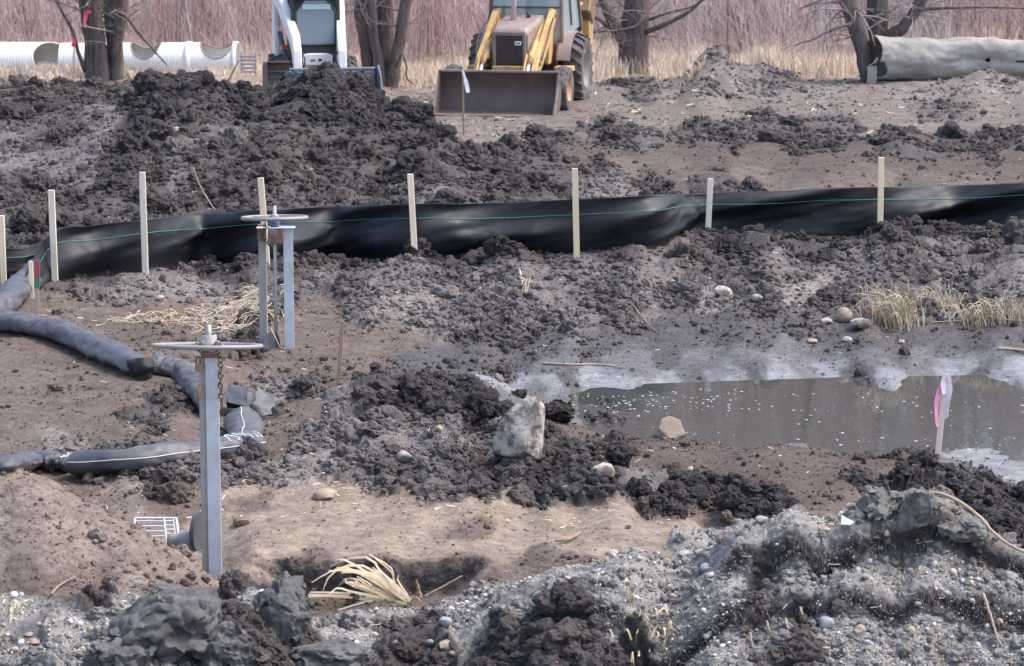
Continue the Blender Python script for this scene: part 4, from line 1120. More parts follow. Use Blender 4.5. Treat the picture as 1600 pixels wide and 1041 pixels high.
for cx, rx, ca in ((1.98, .35, 1.32), (3.62, .39, 1.32)):
    pts = []
    for k in range(41):
        t = 2 * math.pi * k / 40; s = cx + rx * math.cos(t); a = ca + 1.14 * math.sin(t)
        pts.append(ax_ * s + (sd_ * math.cos(a) + up_ * math.sin(a)) * (R1 + .012))
    MB().tube(pts, .016, 6).build('cut_out_rim', m_galv_in, rt, smooth=True)
# small stack of steel slats beyond the pipe's end
g = PD(388, 108, yA - 2.0)
gr = empty('slatted_rack', (g.x, g.y, zat(g.x, g.y)), 0, 'small grey slatted steel rack at the right end of the bright pipes', 'rack')
mg = simple('rack_steel', (.30, .33, .36), rough=.5, metal=.5)
for k in range(5):
    MB().box((0, 0, .16 + k * .085), (.36, .05, .04)).build('slat', mg, gr, bevel=.004)
for sx in (-1, 1): MB().box((sx * .15, .05, .29), (.03, .03, .60)).build('upright', mg, gr, bevel=.003)

# old dented pipe at the right
go = G(1470, 130); yO = go.y + .9
pO0 = PD(1366, 92, yO); pO1 = PD(1760, 94, yO + .3)
def dentO(s, a):
    d = .055 * fbm(s * 1.1, a * 1.2, 3, 3) + .035 * fbm(s * 3, a * 3, 5, 3)
    up = np.exp(-((a - math.pi / 2) / .55) ** 2)
    d = d - .085 * up * np.exp(-((s - 1.45) / .35) ** 2) - .03 * up * np.exp(-((s - .3) / .3) ** 2) - .09 * up * np.clip((s - 2.55) / .5, 0, 1)
    fr = np.exp(-((((a + math.pi) % (2 * math.pi) - math.pi) - .05) / .45) ** 2)
    d = d - .11 * fr * np.exp(-((s - 2.1) / .9) ** 2) + .03 * fr * np.exp(-((s - .8) / .5) ** 2)
    return d, 0 * s
def holeO(s, a):
    a = (a + math.pi) % (2 * math.pi) - math.pi
    return (((s - 2.36) / .065) ** 2 + ((a - .02) / .12) ** 2 < 1 + .5 * fbm(s * 20, a * 9, 2, 2)) | ((s < .16 + .1 * fbm(a * 2, s * 3, 1, 2)) & (a > -.9) & (a < -.05) & (s < .2)) | ((s > 2.95) & (a > -.12) & (a < .02))
rtO, _ = pipe('culvert_pipe', 'old dented grey corrugated pipe lying by the leaning tree, with a small hole', pO0, pO1, .475, lambda a, Ln: (.05 * math.cos(a) + .05 * math.sin(3 * a), Ln), holeO, m_old, dentO, amp=.003, pitch=.055)
# torn flap at its mouth
ribbon('torn_flap', m_old, [Vector((-.14, -.30, -.12)), Vector((-.05, -.36, -.06)), Vector((.02, -.40, .04))], [.05, .10, .12], rtO, thick=.012, nrm=(0, -.5, 1))
ribbon('torn_flap', m_old, [Vector((-.10, -.34, -.55)), Vector((-.08, -.36, -.30)), Vector((-.09, -.35, -.13))], .20, rtO, thick=.012)

# ------------------------------------------------------------------ slide gates
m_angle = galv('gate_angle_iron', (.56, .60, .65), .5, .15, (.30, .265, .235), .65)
m_angle_d = galv('gate_angle_shaded', (.36, .34, .32), .6, .1, (.26, .18, .13), .6)  # darker, rustier copy of the angle iron with shade put into its colour
m_rust = simple('rusty_iron', (.20, .105, .07), rough=.85, var=.35, scale=14, bump=.3, stain=(.32, .28, .26), stain_amt=.7, stain_scale=9)
m_plate = simple('dark_gate_plate', (.10, .105, .115), rough=.55, metal=.4, var=.25)
m_chain = simple('rusty_chain', (.13, .09, .075), rough=.7, metal=.5, var=.3)
m_brass = simple('tarnished_lock', (.28, .19, .09), rough=.5, metal=.6, var=.3)

m_wheel = galv('dull_wheel_steel', (.27, .26, .25), .6, .1, (.24, .20, .17), .6)
def wheel(rt, c, R, tube, tilt, spokes=3, a0=.3):
    w = empty('handwheel', c); w.parent = rt; w.rotation_euler = tilt
    mb = MB(); pts = [(R * math.cos(2 * math.pi * k / 48), R * math.sin(2 * math.pi * k / 48), 0) for k in range(49)]
    mb.tube(pts, tube, 10, caps=False); mb.build('rim', m_wheel, w, smooth=True)
    for k in range(spokes):
        a = a0 + 2 * math.pi * k / spokes
        MB().bar((0, 0, 0), (R * math.cos(a), R * math.sin(a), 0), tube * 1.7, tube * .8).build('spoke', m_wheel, w, bevel=.003)
    MB().lathe([(-.04, .0), (-.04, .05), (.03, .045), (.04, .03), (.04, 0)], axis='Z', seg=20).build('hub', m_wheel, w, smooth=True)
    return w
def angle(mb, x, y, z0, z1, w, dx, dy, t=.012):
    """an L section upright; flanges run dx, dy (signs) from its corner"""
    mb.box((x + dx * w / 2, y, (z0 + z1) / 2), (w, t, z1 - z0))
    mb.box((x + dx * t * .4, y + dy * (w / 2 + t * .52), (z0 + z1) / 2 - .001), (t, w, z1 - z0 - .004))

def chain(name, label, pts, link=.05):
    rt = empty(name, pts[0], 0, label, 'chain')
    pl = limb_pts([p - pts[0] for p in pts], 80, 0, 2)
    d = [0]
    for a, b in zip(pl, pl[1:]): d.append(d[-1] + (b - a).length)
    n = int(d[-1] / (link * .72)); base = None
    for k in range(n):
        s = (k + .5) / n * d[-1]; i = min(int(np.searchsorted(d, s)), len(pl) - 1); p = pl[i]; t = (pl[i] - pl[i - 1]).normalized()
        if base is None:
            mb = MB(); L2, r2 = link / 2, link * .3; q = []
            for j in range(15):
                a = 2 * math.pi * j / 14; q.append((r2 * math.cos(a), 0, L2 * math.sin(a)))
            mb.tube(q, link * .11, 5, caps=False); base = o = mb.build('link', m_chain, rt, smooth=True)
        else:
            o = base.copy(); COL.objects.link(o); o.parent = rt
        o.location = p; o.rotation_mode = 'QUATERNION'
        o.rotation_quaternion = t.to_track_quat('Z', 'Y') @ Matrix.Rotation(1.57 * (k % 2) + .3, 3, 'Z').to_quaternion()
    return rt

# far gate
g1 = P(452, 553, -.40); s1_ = F / g1.y
far = empty('slide_gate', g1, 0, 'far steel slide gate with round handwheel, in front of the fence', 'slide gate')
X = lambda u: (u - 452) / s1_
ZZ_ = lambda v: (553 - v) / s1_
mb = MB(); angle(mb, X(445), 0, -.35, ZZ_(352), .10, 1, 1); mb.build('post', m_angle, far, bevel=.002)
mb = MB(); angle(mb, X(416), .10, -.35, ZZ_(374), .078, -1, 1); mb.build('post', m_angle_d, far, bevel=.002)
MB().box((X(410), .10, ZZ_(361)), (.088, .06, .17)).build('rusty_cap', m_rust, far, bevel=.004)
mb = MB(); mb.box((X(433), -.02, ZZ_(364)), (.16, .05, .165)); mb.build('head_beam', m_rust, far, bevel=.006)
MB().box((X(433), .05, ZZ_(352)), (.40, .16, .012)).build('head_plate', m_angle, far, bevel=.002)
MB().tube([(X(431), .05, -.3), (X(431), .05, ZZ_(318))], .019, 12).build('threaded_stem', m_angle_d, far, smooth=True)
wheel(far, (X(431), .05, ZZ_(337)), .335, .020, (math.radians(-4.0), math.radians(-.6), 0))
MB().lathe([(0, .035), (.02, .06), (.06, .06), (.09, .04)], (X(431), .05, ZZ_(351)), 'Z', 20).build('stem_nut', simple('blue_nut', (.10, .16, .30), rough=.4, metal=.4), far, smooth=True)
pl = MB(); poly = [(.16 * math.cos(t), .16 * math.sin(t)) for t in np.linspace(0, 2 * math.pi, 30)[:-1]]
pl.prism(poly, 1, -.012, .012)
Rm = Matrix.Rotation(math.radians(62), 3, 'Z')
for i, p in enumerate(pl.v): pl.v[i] = Rm @ p + Vector((X(424), -.06, ZZ_(540)))
pl.build('gate_plate', m_plate, far)
MB().tube([Vector((X(424), -.08, ZZ_(510))), Vector((X(433), -.1, ZZ_(528))), Vector((X(438), -.1, ZZ_(540))), Vector((X(447), -.04, ZZ_(544)))], .007, 6).build('lift_wire', m_angle_d, far, smooth=True)
MB().box((X(402), -.02, ZZ_(543)), (.17, .05, .05)).build('foot_bracket', m_angle, far, bevel=.004)
chain('gate_chain', 'thin rusty chain looped at the head of the far slide gate', [g1 + Vector((X(418), -.08, ZZ_(342))), g1 + Vector((X(417), -.09, ZZ_(360))), g1 + Vector((X(420), -.09, ZZ_(374))), g1 + Vector((X(427), -.08, ZZ_(378)))], .045)

# near gate
g2 = P(334, 889, -.50); s2_ = F / g2.y
near = empty('slide_gate', g2, 0, 'near tall steel slide gate standing behind the brown mound in the foreground', 'slide gate')
X = lambda u: (u - 334) / s2_
ZZ_ = lambda v: (889 - v) / s2_
tl = lambda v: -.0045 * (885 - v) / 100       # it leans a touch
mb = MB(); angle(mb, X(326), 0, -.3, ZZ_(545), .098, 1, 1, .014); mb.build('post', m_angle, near, bevel=.002)
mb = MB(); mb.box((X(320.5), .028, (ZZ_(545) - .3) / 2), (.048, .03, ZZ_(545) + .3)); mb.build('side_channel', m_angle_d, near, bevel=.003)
MB().box((X(334), .04, ZZ_(540)), (.135, .12, .045)).build('rusty_cap', m_rust, near, bevel=.006)
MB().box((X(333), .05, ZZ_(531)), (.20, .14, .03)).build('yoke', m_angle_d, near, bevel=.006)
MB().lathe([(0, .05), (.01, .085), (.035, .085), (.045, .06), (.085, .06), (.09, .045)], (X(331), .05, ZZ_(529)), 'Z', 24).build('stem_nut', m_wheel, near, smooth=True)
MB().tube([(X(331), .05, ZZ_(545)), (X(330), .05, ZZ_(494))], .028, 14).build('threaded_stem', simple('stem_steel', (.26, .25, .22), rough=.5, metal=.5, var=.2, scale=30), near, smooth=True)
wheel(near, (X(329), .05, ZZ_(528)), .395, .016, (math.radians(-7.6), math.radians(.4), 0), 4, .1)
for k, (dx, dz) in enumerate(((-.085, .02), (.085, .02), (-.05, .03), (.06, .03))):
    MB().lathe([(0, .016), (.03, .016), (.035, .01)], (X(333) + dx, -.02, ZZ_(529) + dz - .01), 'Z', 6).build('bolt', m_wheel, near)
# fittings hanging on the post's edge
chain('gate_chain', 'rusty chain hanging down the right edge of the near gate post', [g2 + Vector((X(347), -.02, ZZ_(527))), g2 + Vector((X(351), -.03, ZZ_(545))), g2 + Vector((X(350), -.03, ZZ_(575))), g2 + Vector((X(351), -.03, ZZ_(618)))], .05)
chain('gate_chain', 'rusty chain wound about the head of the near gate post', [g2 + Vector((X(313), -.05, ZZ_(524))), g2 + Vector((X(325), -.075, ZZ_(534))), g2 + Vector((X(343), -.075, ZZ_(535))), g2 + Vector((X(352), -.05, ZZ_(526)))], .05)
pk = empty('padlock', g2 + Vector((X(315.5), -.03, ZZ_(560))), 0, 'tarnished padlock at the head of the near gate post', 'padlock')
MB().box((0, 0, 0), (.045, .03, .06)).build('lock_body', m_brass, pk, bevel=.006)
MB().tube(limb_pts([(-.014, 0, .03), (-.014, 0, .065), (0, 0, .085), (.014, 0, .065), (.014, 0, .03)], 12, 0), .006, 6).build('shackle', m_chain, pk, smooth=True)
MB().tube([(X(318), -.02, ZZ_(590)), (X(315), -.05, ZZ_(600)), (X(316), -.05, ZZ_(612)), (X(320), -.03, ZZ_(606))], .012, 6).build('rusty_hook', m_rust, near, smooth=True)
# pipe stub with flange beside it, and a steel grate half buried by the mound
pf = empty('flanged_pipe', P(295, 872, -.45) + Vector((0, .10, 0)), 0, 'short grey flanged pipe end in the hole left of the near gate', 'pipe')
mb = MB(); mb.lathe([(-.015, .0), (-.015, .15), (.015, .15), (.015, 0)], (0, 0, .12), 'X', 36)
Rm = Matrix.Rotation(math.radians(68), 4, 'Z'); Rm = Matrix.Rotation(math.radians(-14), 4, 'Z')
fl = mb.build('flange', m_plate, pf, auto=40); fl.location = (.06, 0, .06); fl.rotation_euler = (0, 0, math.radians(-13))
mb = MB(); mb.lathe([(0, .075), (-.04, .085), (-.07, .075), (-.11, .085), (-.14, .05), (-.18, .06), (-.21, .05), (-.21, 0)], (0, 0, .10), 'X', 32)
fl = mb.build('pipe_barrel', galv('stub_steel', (.27, .27, .275), .65, .1), pf, smooth=True); fl.location = (.04, 0, .0); fl.rotation_euler = (0, 0, math.radians(-13))
gp = P(246, 838, -.32)
gt = empty('steel_grate', gp + Vector((0, .12, -.06)), 0, 'galvanised lattice grate half buried behind the brown mound', 'grate')
mgr = galv('grate_steel', (.55, .58, .60), .45, .4)
# a panel leaning back: u to the right, w up the slope
gu = Vector((1, 0, 0)); gw = Vector((-.10, .45, .35)).normalized()
def gbar(a, b, w, name='bar'):
    MB().bar(gu * a[0] + gw * a[1], gu * b[0] + gw * b[1], w, w * .8, up=(0, -.5, .8)).build(name, mgr, gt, bevel=.001)
gbar((-.17, .22), (.15, .22), .014, 'frame_rail'); gbar((.15, .22), (.15, -.12), .016, 'frame_rail'); gbar((.125, .22), (.125, -.12), .008, 'frame_rail'); gbar((.055, .22), (.055, -.12), .012, 'frame_rail'); gbar((-.17, .22), (-.17, -.12), .014, 'frame_rail')
for k in range(8): gbar((.055, .19 - k * .042), (.125, .19 - k * .042), .012, 'rung')
for k in range(4): gbar((-.17, .19 - k * .05), (.055, .19 - k * .05), .010, 'rung')

# ------------------------------------------------------------------ filter socks
def sock_mat():
    m = simple('sock_mesh', (.066, .067, .078), rough=.43, var=.35, scale=6, bump=.35, bscale=90, stain=(.15, .13, .12), stain_amt=.6, stain_scale=3.5, spec=.5)
    return m
m_sock = sock_mat()
m_tie = simple('sock_black_end', (.010, .0095, .011), rough=.7, var=.3, bump=.4, bscale=60)
m_seam = simple('seam_thread', (.50, .46, .42), rough=.8, var=.1)
m_print = simple('white_print', (.60, .62, .64), rough=.6, var=.12)

def sock(label, path, r0, seed, seam=None, ends=(1, 1), tie=(False, False), prints=(), flat=.86, wr=1.0):
    """path: (u, v) along the tube's middle as seen; lies on the ground"""
    c = [hit(BZ, u, v, r0 * .62) for u, v in path]
    rt = empty('filter_sock', c[0] - Vector((0, 0, r0 * .6)), 0, label, 'filter sock', None)
    o = rt.location
    n = 110; pts = limb_pts([p - o for p in c], n, 0, 1)
    ln = sum(((b - a).length for a, b in zip(pts, pts[1:])))
    seg = 36; V = []
    rd = Vector((seed * 7.3, 1, 2))
    frames = []
    for i, p in enumerate(pts):
        t = (pts[min(i + 1, n - 1)] - pts[max(i - 1, 0)]).normalized()
        s = t.cross(Vector((0, 0, 1))).normalized(); u = s.cross(t)
        f = i / (n - 1) * ln
        k = 1.0
        for e, d in ((0, f), (1, ln - f)):
            if ends[e]: k = min(k, (max(d, 0) / .16) ** .5 * .8 + .2 if d < .16 else 1)
        frames.append((p, s, u, k, f))
    def surf(i, a, lift=0.0):
        i = min(max(i, 0), n - 1.001); j = int(i); w = i - j
        q = []
        for jj in (j, j + 1):
            p, s, u, k, f = frames[jj]
            d = Vector((math.cos(a) * .9, math.sin(a) * .9, f * 1.6)) + rd
            wk = 1 + wr * 1.5 * (.10 * mnoise.noise(Vector((1.3, seed, f * 2.3))) + .12 * mnoise.noise(d * 1.1) + .07 * mnoise.noise(Vector((d.x * 1.5, d.y * 1.5, f * 7)) + rd) - .09 * abs(mnoise.noise(Vector((d.x * 1.2 + f * 2, d.y * 1.2, f * 5)) + rd * 2)) + .035 * mnoise.noise(Vector((d.x * 4, d.y * 4, f * 16)) + rd) - .07 * max(0, .35 - abs(mnoise.noise(Vector((d.x * 1.1 + f * 1.5, d.y * 1.1, f * 9)) + rd * 3)) * 1.6))
            rr = r0 * k * wk + lift
            sa = math.sin(a); sa = sa * flat if sa > 0 else sa * .6
            q.append(p + s * math.cos(a) * rr * 1.05 + u * sa * rr)
        return q[0].lerp(q[1], w)
    mb = MB(); vs = []
    for i in range(n):
        for k in range(seg): vs.append(surf(i, 2 * math.pi * k / seg))
    fs = [(i * seg + k, i * seg + (k + 1) % seg, (i + 1) * seg + (k + 1) % seg, (i + 1) * seg + k) for i in range(n - 1) for k in range(seg)]
    fs += [tuple(range(seg))[::-1], tuple((n - 1) * seg + k for k in range(seg))]
    mb.add(vs, fs).build('sock_tube', m_sock, rt, smooth=True)
    if seam is not None:
        MB().tube([surf(i, seam + .03 * math.sin(i * .13 + seed), .003) for i in np.linspace(1, n - 2, 80)], .0055, 4).build('seam', m_seam, rt, smooth=True)
    for e in (0, 1):
        if tie[e]:
            p = frames[0 if e == 0 else -1][0]; v, f = rand_blob(3, seed + 40, .7)
            MB().add([p + Vector(q) * r0 * .78 for q in v], f.tolist()).build('gathered_end', m_tie, rt, smooth=True)
    for strokes in prints:
        mb = MB()
        for st in strokes:
            pp = [surf(i, a, .004) for i, a in st]
            pp = limb_pts(pp, max(4, len(pp) * 3), 0, 1)
            mb.tube(pp, .0065, 4, flat=.5)
        mb.build('white_lettering', m_print, rt, smooth=True)
    return rt
# rounded script-like marks; side angle: the camera side is -y
def S_mark(i0, a0, w, h): return [(i0 + w * x, a0 + h * y) for x, y in ((.9, .85), (.5, 1), (.15, .8), (.35, .55), (.75, .4), (.85, .15), (.4, 0), (.05, .15))]
def O_mark(i0, a0, w, h): return [(i0 + w * (.5 + .5 * math.cos(t)), a0 + h * (.5 + .5 * math.sin(t))) for t in np.linspace(0, 6.28, 10)]
def I_mark(i0, a0, w, h): return [(i0 + w * .3, a0), (i0 + w * .5, a0 + h * .5), (i0 + w * .7, a0 + h)]
sock('grey filter sock at the left edge leading up to the silt fence corner', [(-90, 512), (-12, 488), (22, 458), (46, 436), (64, 424)], .165, 1, ends=(1, 0))
sock('long grey filter sock below the painted lath, ending in a black gathered knot', [(-60, 500), (10, 504), (62, 513), (118, 530), (170, 553), (222, 578)], .150, 2, tie=(0, 1))
sock('filter sock with a pale seam bending down behind the near gate post', [(236, 571), (262, 575), (292, 585), (312, 608), (332, 640)], .138, 3, seam=2.6, ends=(1, 1))
sock('stubby filter sock standing on end beside the near gate, with a white seam', [(379, 654), (381, 668), (384, 684), (382, 702)], .150, 5, seam=1.45, ends=(1, 1))
sock('long filter sock with white lettering crossing behind the near gate post', [(408, 694), (372, 700), (330, 706), (270, 712), (215, 720), (150, 727), (112, 726)], .140, 6, seam=2.75, ends=(1, 1),
     prints=[[S_mark(4 + 4.2 * k, 1.2, 3.6, 1.1) for k in range(2)] + [O_mark(13, 1.2, 3.2, 1.1), S_mark(18, 1.2, 3.4, 1.1), S_mark(23, 1.2, 3.4, 1.1), I_mark(28, 1.2, 2.2, 1.1)]])
sock('pale flattened sock end at the left behind the brown mound', [(112, 724), (80, 722), (45, 722), (5, 730)], .115, 7, flat=.7, wr=1.8, prints=[[S_mark(4, 1.2, 4.5, .9), I_mark(9, 1.1, 3.5, .9), S_mark(13, 1.2, 4.5, .9)]])
# crumpled, folded ends of fabric over the joint
fo = hit(BZ, 398, 650); sf = F / fo.y
m_fold = simple('folded_sock_fabric', (.040, .042, .052), rough=.42, var=.35, scale=8, bump=.3, bscale=80, stain=(.10, .09, .085), stain_amt=.5, stain_scale=5)
FL = empty('torn_sock_end', fo, 0, 'crumpled blue grey fabric fold lying right of the near gate with a fin standing up', 'sock end')
q = lambda u, v, dy: Vector(((u - 398) / sf, dy, (650 - v) / sf))
for k, pts in enumerate((
    [q(350, 618, .1), q(352, 606, .3), q(384, 612, .25), q(396, 626, .0), q(388, 634, -.08), q(352, 626, -.02), q(352, 640, .1), q(386, 642, .1)],
    [q(384, 640, -.06), q(388, 612, .04), q(394, 608, .08), q(400, 620, .05), q(392, 640, .0), q(384, 636, .08)],
    [q(394, 628, .0), q(402, 612, .2), q(420, 620, .25), q(428, 632, .12), q(430, 644, .0), q(412, 648, -.06), q(394, 646, -.04), q(430, 640, .2), q(404, 655, .1)],
    [q(426, 636, .0), q(444, 638, .06), q(450, 652, .0), q(446, 656, -.04), q(428, 652, -.04), q(446, 650, .15), q(428, 640, .16)],
    [q(410, 648, -.12), q(428, 646, -.08), q(452, 660, -.04), q(448, 668, -.06), q(420, 662, -.12), q(410, 658, -.05), q(440, 664, .1)])):
    bm = bmesh.new()
    for p in pts: bm.verts.new(p)
    bmesh.ops.convex_hull(bm, input=bm.verts)
    bmesh.ops.delete(bm, geom=[v for v in bm.verts if not v.link_faces], context='VERTS')
    bmesh.ops.triangulate(bm, faces=bm.faces)
    bmesh.ops.subdivide_edges(bm, edges=bm.edges, cuts=3, use_grid_fill=True)
    for v in bm.verts: v.co += mnoise.noise_vector(v.co * 9 + Vector((k, 0, 0))) * .014 + mnoise.noise_vector(v.co * 22) * .006
    me = bpy.data.meshes.new('fabric_fold'); bm.to_mesh(me); bm.free()
    me.polygons.foreach_set('use_smooth', [True] * len(me.polygons)); me.set_sharp_from_angle(angle=math.radians(35))
    me.materials.append(m_fold if k != 3 else m_tie); ob = bpy.data.objects.new('fabric_fold', me); COL.objects.link(ob); ob.parent = FL
# ------------------------------------------------------------------ machines
m_yel = simple('worn_yellow_paint', (.52, .325, .125), rough=.6, var=.22, scale=4, stain=(.22, .13, .07), stain_amt=.6, stain_scale=5, bump=.06, bscale=20)
m_tan = simple('dusty_brown_paint', (.235, .175, .155), rough=.6, var=.15, scale=3, stain=(.30, .24, .21), stain_amt=.5, stain_scale=3)
m_brn = simple('dark_brown_paint', (.105, .062, .058), rough=.5, var=.2, scale=3, stain=(.2, .15, .13), stain_amt=.4)
m_grille = simple('brown_grille', (.060, .040, .040), rough=.7, var=.3, scale=12)
m_buck = simple('worn_bucket_steel', (.135, .098, .088), rough=.55, metal=.3, var=.25, scale=3, stain=(.15, .12, .105), stain_amt=.7, stain_scale=2.2, bump=.12, bscale=14)
m_edge = simple('scuffed_edge_steel', (.26, .22, .19), rough=.5, metal=.4, var=.25)
m_tyre = simple('muddy_tyre', (.075, .070, .068), rough=.9, var=.3, scale=7, stain=(.20, .18, .165), stain_amt=.8, stain_scale=3.2)
m_rim = simple('orange_wheel_rim', (.42, .20, .075), rough=.6, var=.2, stain=(.26, .2, .15), stain_amt=.6)
m_mudrim = simple('muddy_grey_rim', (.22, .205, .195), rough=.9, var=.25, scale=5)
m_wpaint = simple('white_machine_paint', (.78, .77, .75), rough=.4, var=.05, scale=3, stain=(.45, .40, .36), stain_amt=.35, stain_scale=6)
m_dark = simple('dark_cab_steel', (.030, .030, .034), rough=.5, var=.25)
m_blue = simple('blue_grey_attachment', (.135, .165, .205), rough=.55, metal=.3, var=.2, stain=(.09, .08, .075), stain_amt=.6, stain_scale=4)
m_chrome = simple('chrome_rod', (.80, .80, .82), rough=.15, metal=.9, var=.03)
m_hose = simple('black_hose', (.02, .02, .02), rough=.5)
m_red = simple('red_lamp', (.55, .07, .04), rough=.35)
m_badge = simple('white_badge', (.72, .76, .78), rough=.4, var=.05)
m_green_in = simple('dull_green_panel', (.10, .125, .115), rough=.6, var=.2)
def glass(name, col, alpha, rough=.06):
    m, nt, b = mat(name)
    b.inputs['Base Color'].default_value = (*col, 1); b.inputs['Roughness'].default_value = rough
    b.inputs['Alpha'].default_value = alpha; b.inputs['Specular IOR Level'].default_value = .7
    return m
m_glassB = glass('sky_teal_glass', (.30, .38, .41), .80)  # teal of the reflected sky is put into the pane colour
m_glassS = glass('dusty_door_glass', (.20, .235, .28), .88, .12)

def tyre(name, parent, c, R, w, lugs, m_t=m_tyre, rim_m=m_rim, lug_h=.035, side=1):
    t = empty(name, c); t.parent = parent
    prof = [(-w * .42, R * .56), (-w * .5, R * .72), (-w * .47, R * .93), (-w * .36, R * .985), (0, R), (w * .36, R * .985), (w * .47, R * .93), (w * .5, R * .72), (w * .42, R * .56)]
    mb = MB().lathe(prof, axis='X', seg=40)
    for k in range(lugs):
        for sd in (-1, 1):
            a0 = 2 * math.pi * (k + (.5 if sd > 0 else 0)) / lugs
            vs = []
            for x, da, r in ((.02, 0, R - .01), (.02, .10, R - .01), (w * .49, .34, R * .93), (w * .49, .24, R * .93), (.02, .012, R + lug_h), (.02, .088, R + lug_h), (w * .49, .325, R * .93 + lug_h), (w * .49, .255, R * .93 + lug_h)):
                a = a0 + da * (24 / lugs) * .8; vs.append((sd * x, r * math.cos(a), r * math.sin(a)))
            mb.add(vs, [(0, 1, 2, 3), (4, 5, 6, 7), (0, 1, 5, 4), (1, 2, 6, 5), (2, 3, 7, 6), (3, 0, 4, 7)])
    mb.build('tyre', m_t, t, auto=35)
    mb = MB().lathe([(side * w * .40, R * .57), (side * w * .44, R * .55), (side * w * .30, R * .46), (side * w * .18, R * .38), (side * w * .22, R * .16), (side * w * .30, R * .14), (side * w * .30, 0)], axis='X', seg=28)
    mb.build('rim', rim_m, t, auto=35)
    return t

def shell(prof, th, x0, x1):
    """a bent plate: open (y, z) profile given thickness and width"""
    n = len(prof); off = []
    for i, (y, z) in enumerate(prof):
        a = Vector(prof[max(i - 1, 0)]); b = Vector(prof[min(i + 1, n - 1)]); t = (b - a).normalized()
        off.append((y - t.y * th, z + t.x * th))
    poly = prof + off[::-1]; m = len(poly)
    mb = MB(); vs = [(x, y, z) for x in (x0, x1) for y, z in poly]
    fs = []
    for i in range(n - 1):
        j = m - 1 - i
        for b in (0, m): fs.append((b + i, b + i + 1, b + j - 1, b + j))
    fs += [(i, (i + 1) % m, (i + 1) % m + m, i + m) for i in range(m)]
    return mb.add(vs, fs)

# --- backhoe loader
bp_ = G(777, 179)
BH = empty('backhoe_loader', bp_, math.radians(-12), 'yellow and brown backhoe loader parked with its wide bucket on the ground', 'backhoe loader')
prof = [(-.42, .015), (-.05, .02), (.14, .06), (.27, .17), (.33, .34), (.32, .52), (.24, .68), (.13, .80)]
bk = shell(prof, -.03, -1.13, 1.13).build('bucket', m_buck, BH, auto=35)
for s in (-1, 1):
    MB().prism([(-.40, .01), (-.05, .02), (.14, .06), (.27, .17), (.33, .34), (.32, .52), (.24, .68), (.13, .80), (.06, .72), (-.12, .36)], 0, s * 1.145 - .018, s * 1.145 + .018).build('bucket_side', m_buck, bk, bevel=.004)
MB().bar((-1.16, .12, .80), (1.16, .12, .80), .05, .045).build('bucket_lip', m_edge, bk, bevel=.008)
MB().box((0, -.40, .012), (2.30, .14, .026)).build('cutting_edge', m_edge, bk, bevel=.004)
for s in (-1, 1):
    MB().bar((s * 1.168, -.36, .04), (s * 1.168, -.02, .55), .012, .05, up=(1, 0, 0)).build('side_cutter', m_edge, bk, bevel=.003)
# chassis, axle, wheels
MB().box((0, 2.2, .62), (.62, 3.0, .30)).build('chassis', m_brn, BH, bevel=.02)
MB().box((0, 1.02, .52), (1.7, .16, .16)).build('front_axle', m_brn, BH, bevel=.02)
MB().box((0, .98, .80), (.62, .12, .085)).build('front_crossbar', m_yel, BH, bevel=.012)
MB().box((0, 1.06, .66), (.70, .10, .16)).build('front_guard', m_brn, BH, bevel=.012)
for s in (-1, 1):
    tyre('front_wheel', BH, (s * 1.07, 1.0, .42), .43, .27, 18, lug_h=.014, side=s)
    tyre('rear_wheel', BH, (s * .92, 3.15, .655), .655, .44, 20, rim_m=m_mudrim, lug_h=.055, side=s)
# hood
hd = MB()
vs = []
for y, hw, zb, zt in ((1.12, .355, .82, 1.50), (1.20, .36, .82, 1.56), (2.45, .43, .90, 1.74), (2.5, .43, .90, 1.74)):
    c = .07
    vs += [(-hw, y, zb), (hw, y, zb), (hw, y, zt - c), (hw - c, y, zt), (-hw + c, y, zt), (-hw, y, zt - c)]
fs = [(0, 1, 2, 3, 4, 5)[::-1], (18, 19, 20, 21, 22, 23)] + [(i * 6 + k, i * 6 + (k + 1) % 6, i * 6 + 6 + (k + 1) % 6, i * 6 + 6 + k) for i in range(3) for k in range(6)]
hood = hd.add(vs, fs).build('hood', m_tan, BH, bevel=.02, seg=2, auto=40)
MB().box((0, 1.11, 1.135), (.53, .05, .56)).build('grille', m_grille, hood, bevel=.012)
for k in range(9):
    MB().box((0, 1.078, .90 + k * .058), (.50, .018, .012)).build('grille_slat', m_grille, hood)
for s in (-1, 1): MB().box((s * .29, 1.10, 1.13), (.06, .07, .62)).build('grille_frame', m_tan, hood, bevel=.01)
MB().box((0, 1.10, 1.45), (.63, .07, .08)).build('grille_frame', m_tan, hood, bevel=.01)
bd = MB().box((.175, 1.062, 1.27), (.125, .014, .075)); bd.build('badge', m_badge, hood, bevel=.003)
MB().box((.175, 1.052, 1.272), (.085, .006, .02)).build('badge_print', m_dark, hood)
MB().tube([(-.10, 1.95, 1.62), (-.10, 1.95, 2.2), (-.095, 1.95, 3.0)], [.055, .052, .045], 14).build('exhaust_pipe', simple('pale_exhaust', (.52, .43, .40), rough=.6, var=.2), BH, smooth=True)
MB().tube([(.14, 2.2, 1.70), (.14, 2.2, 1.80)], .04, 12).build('filler_cap', m_dark, BH, smooth=True)
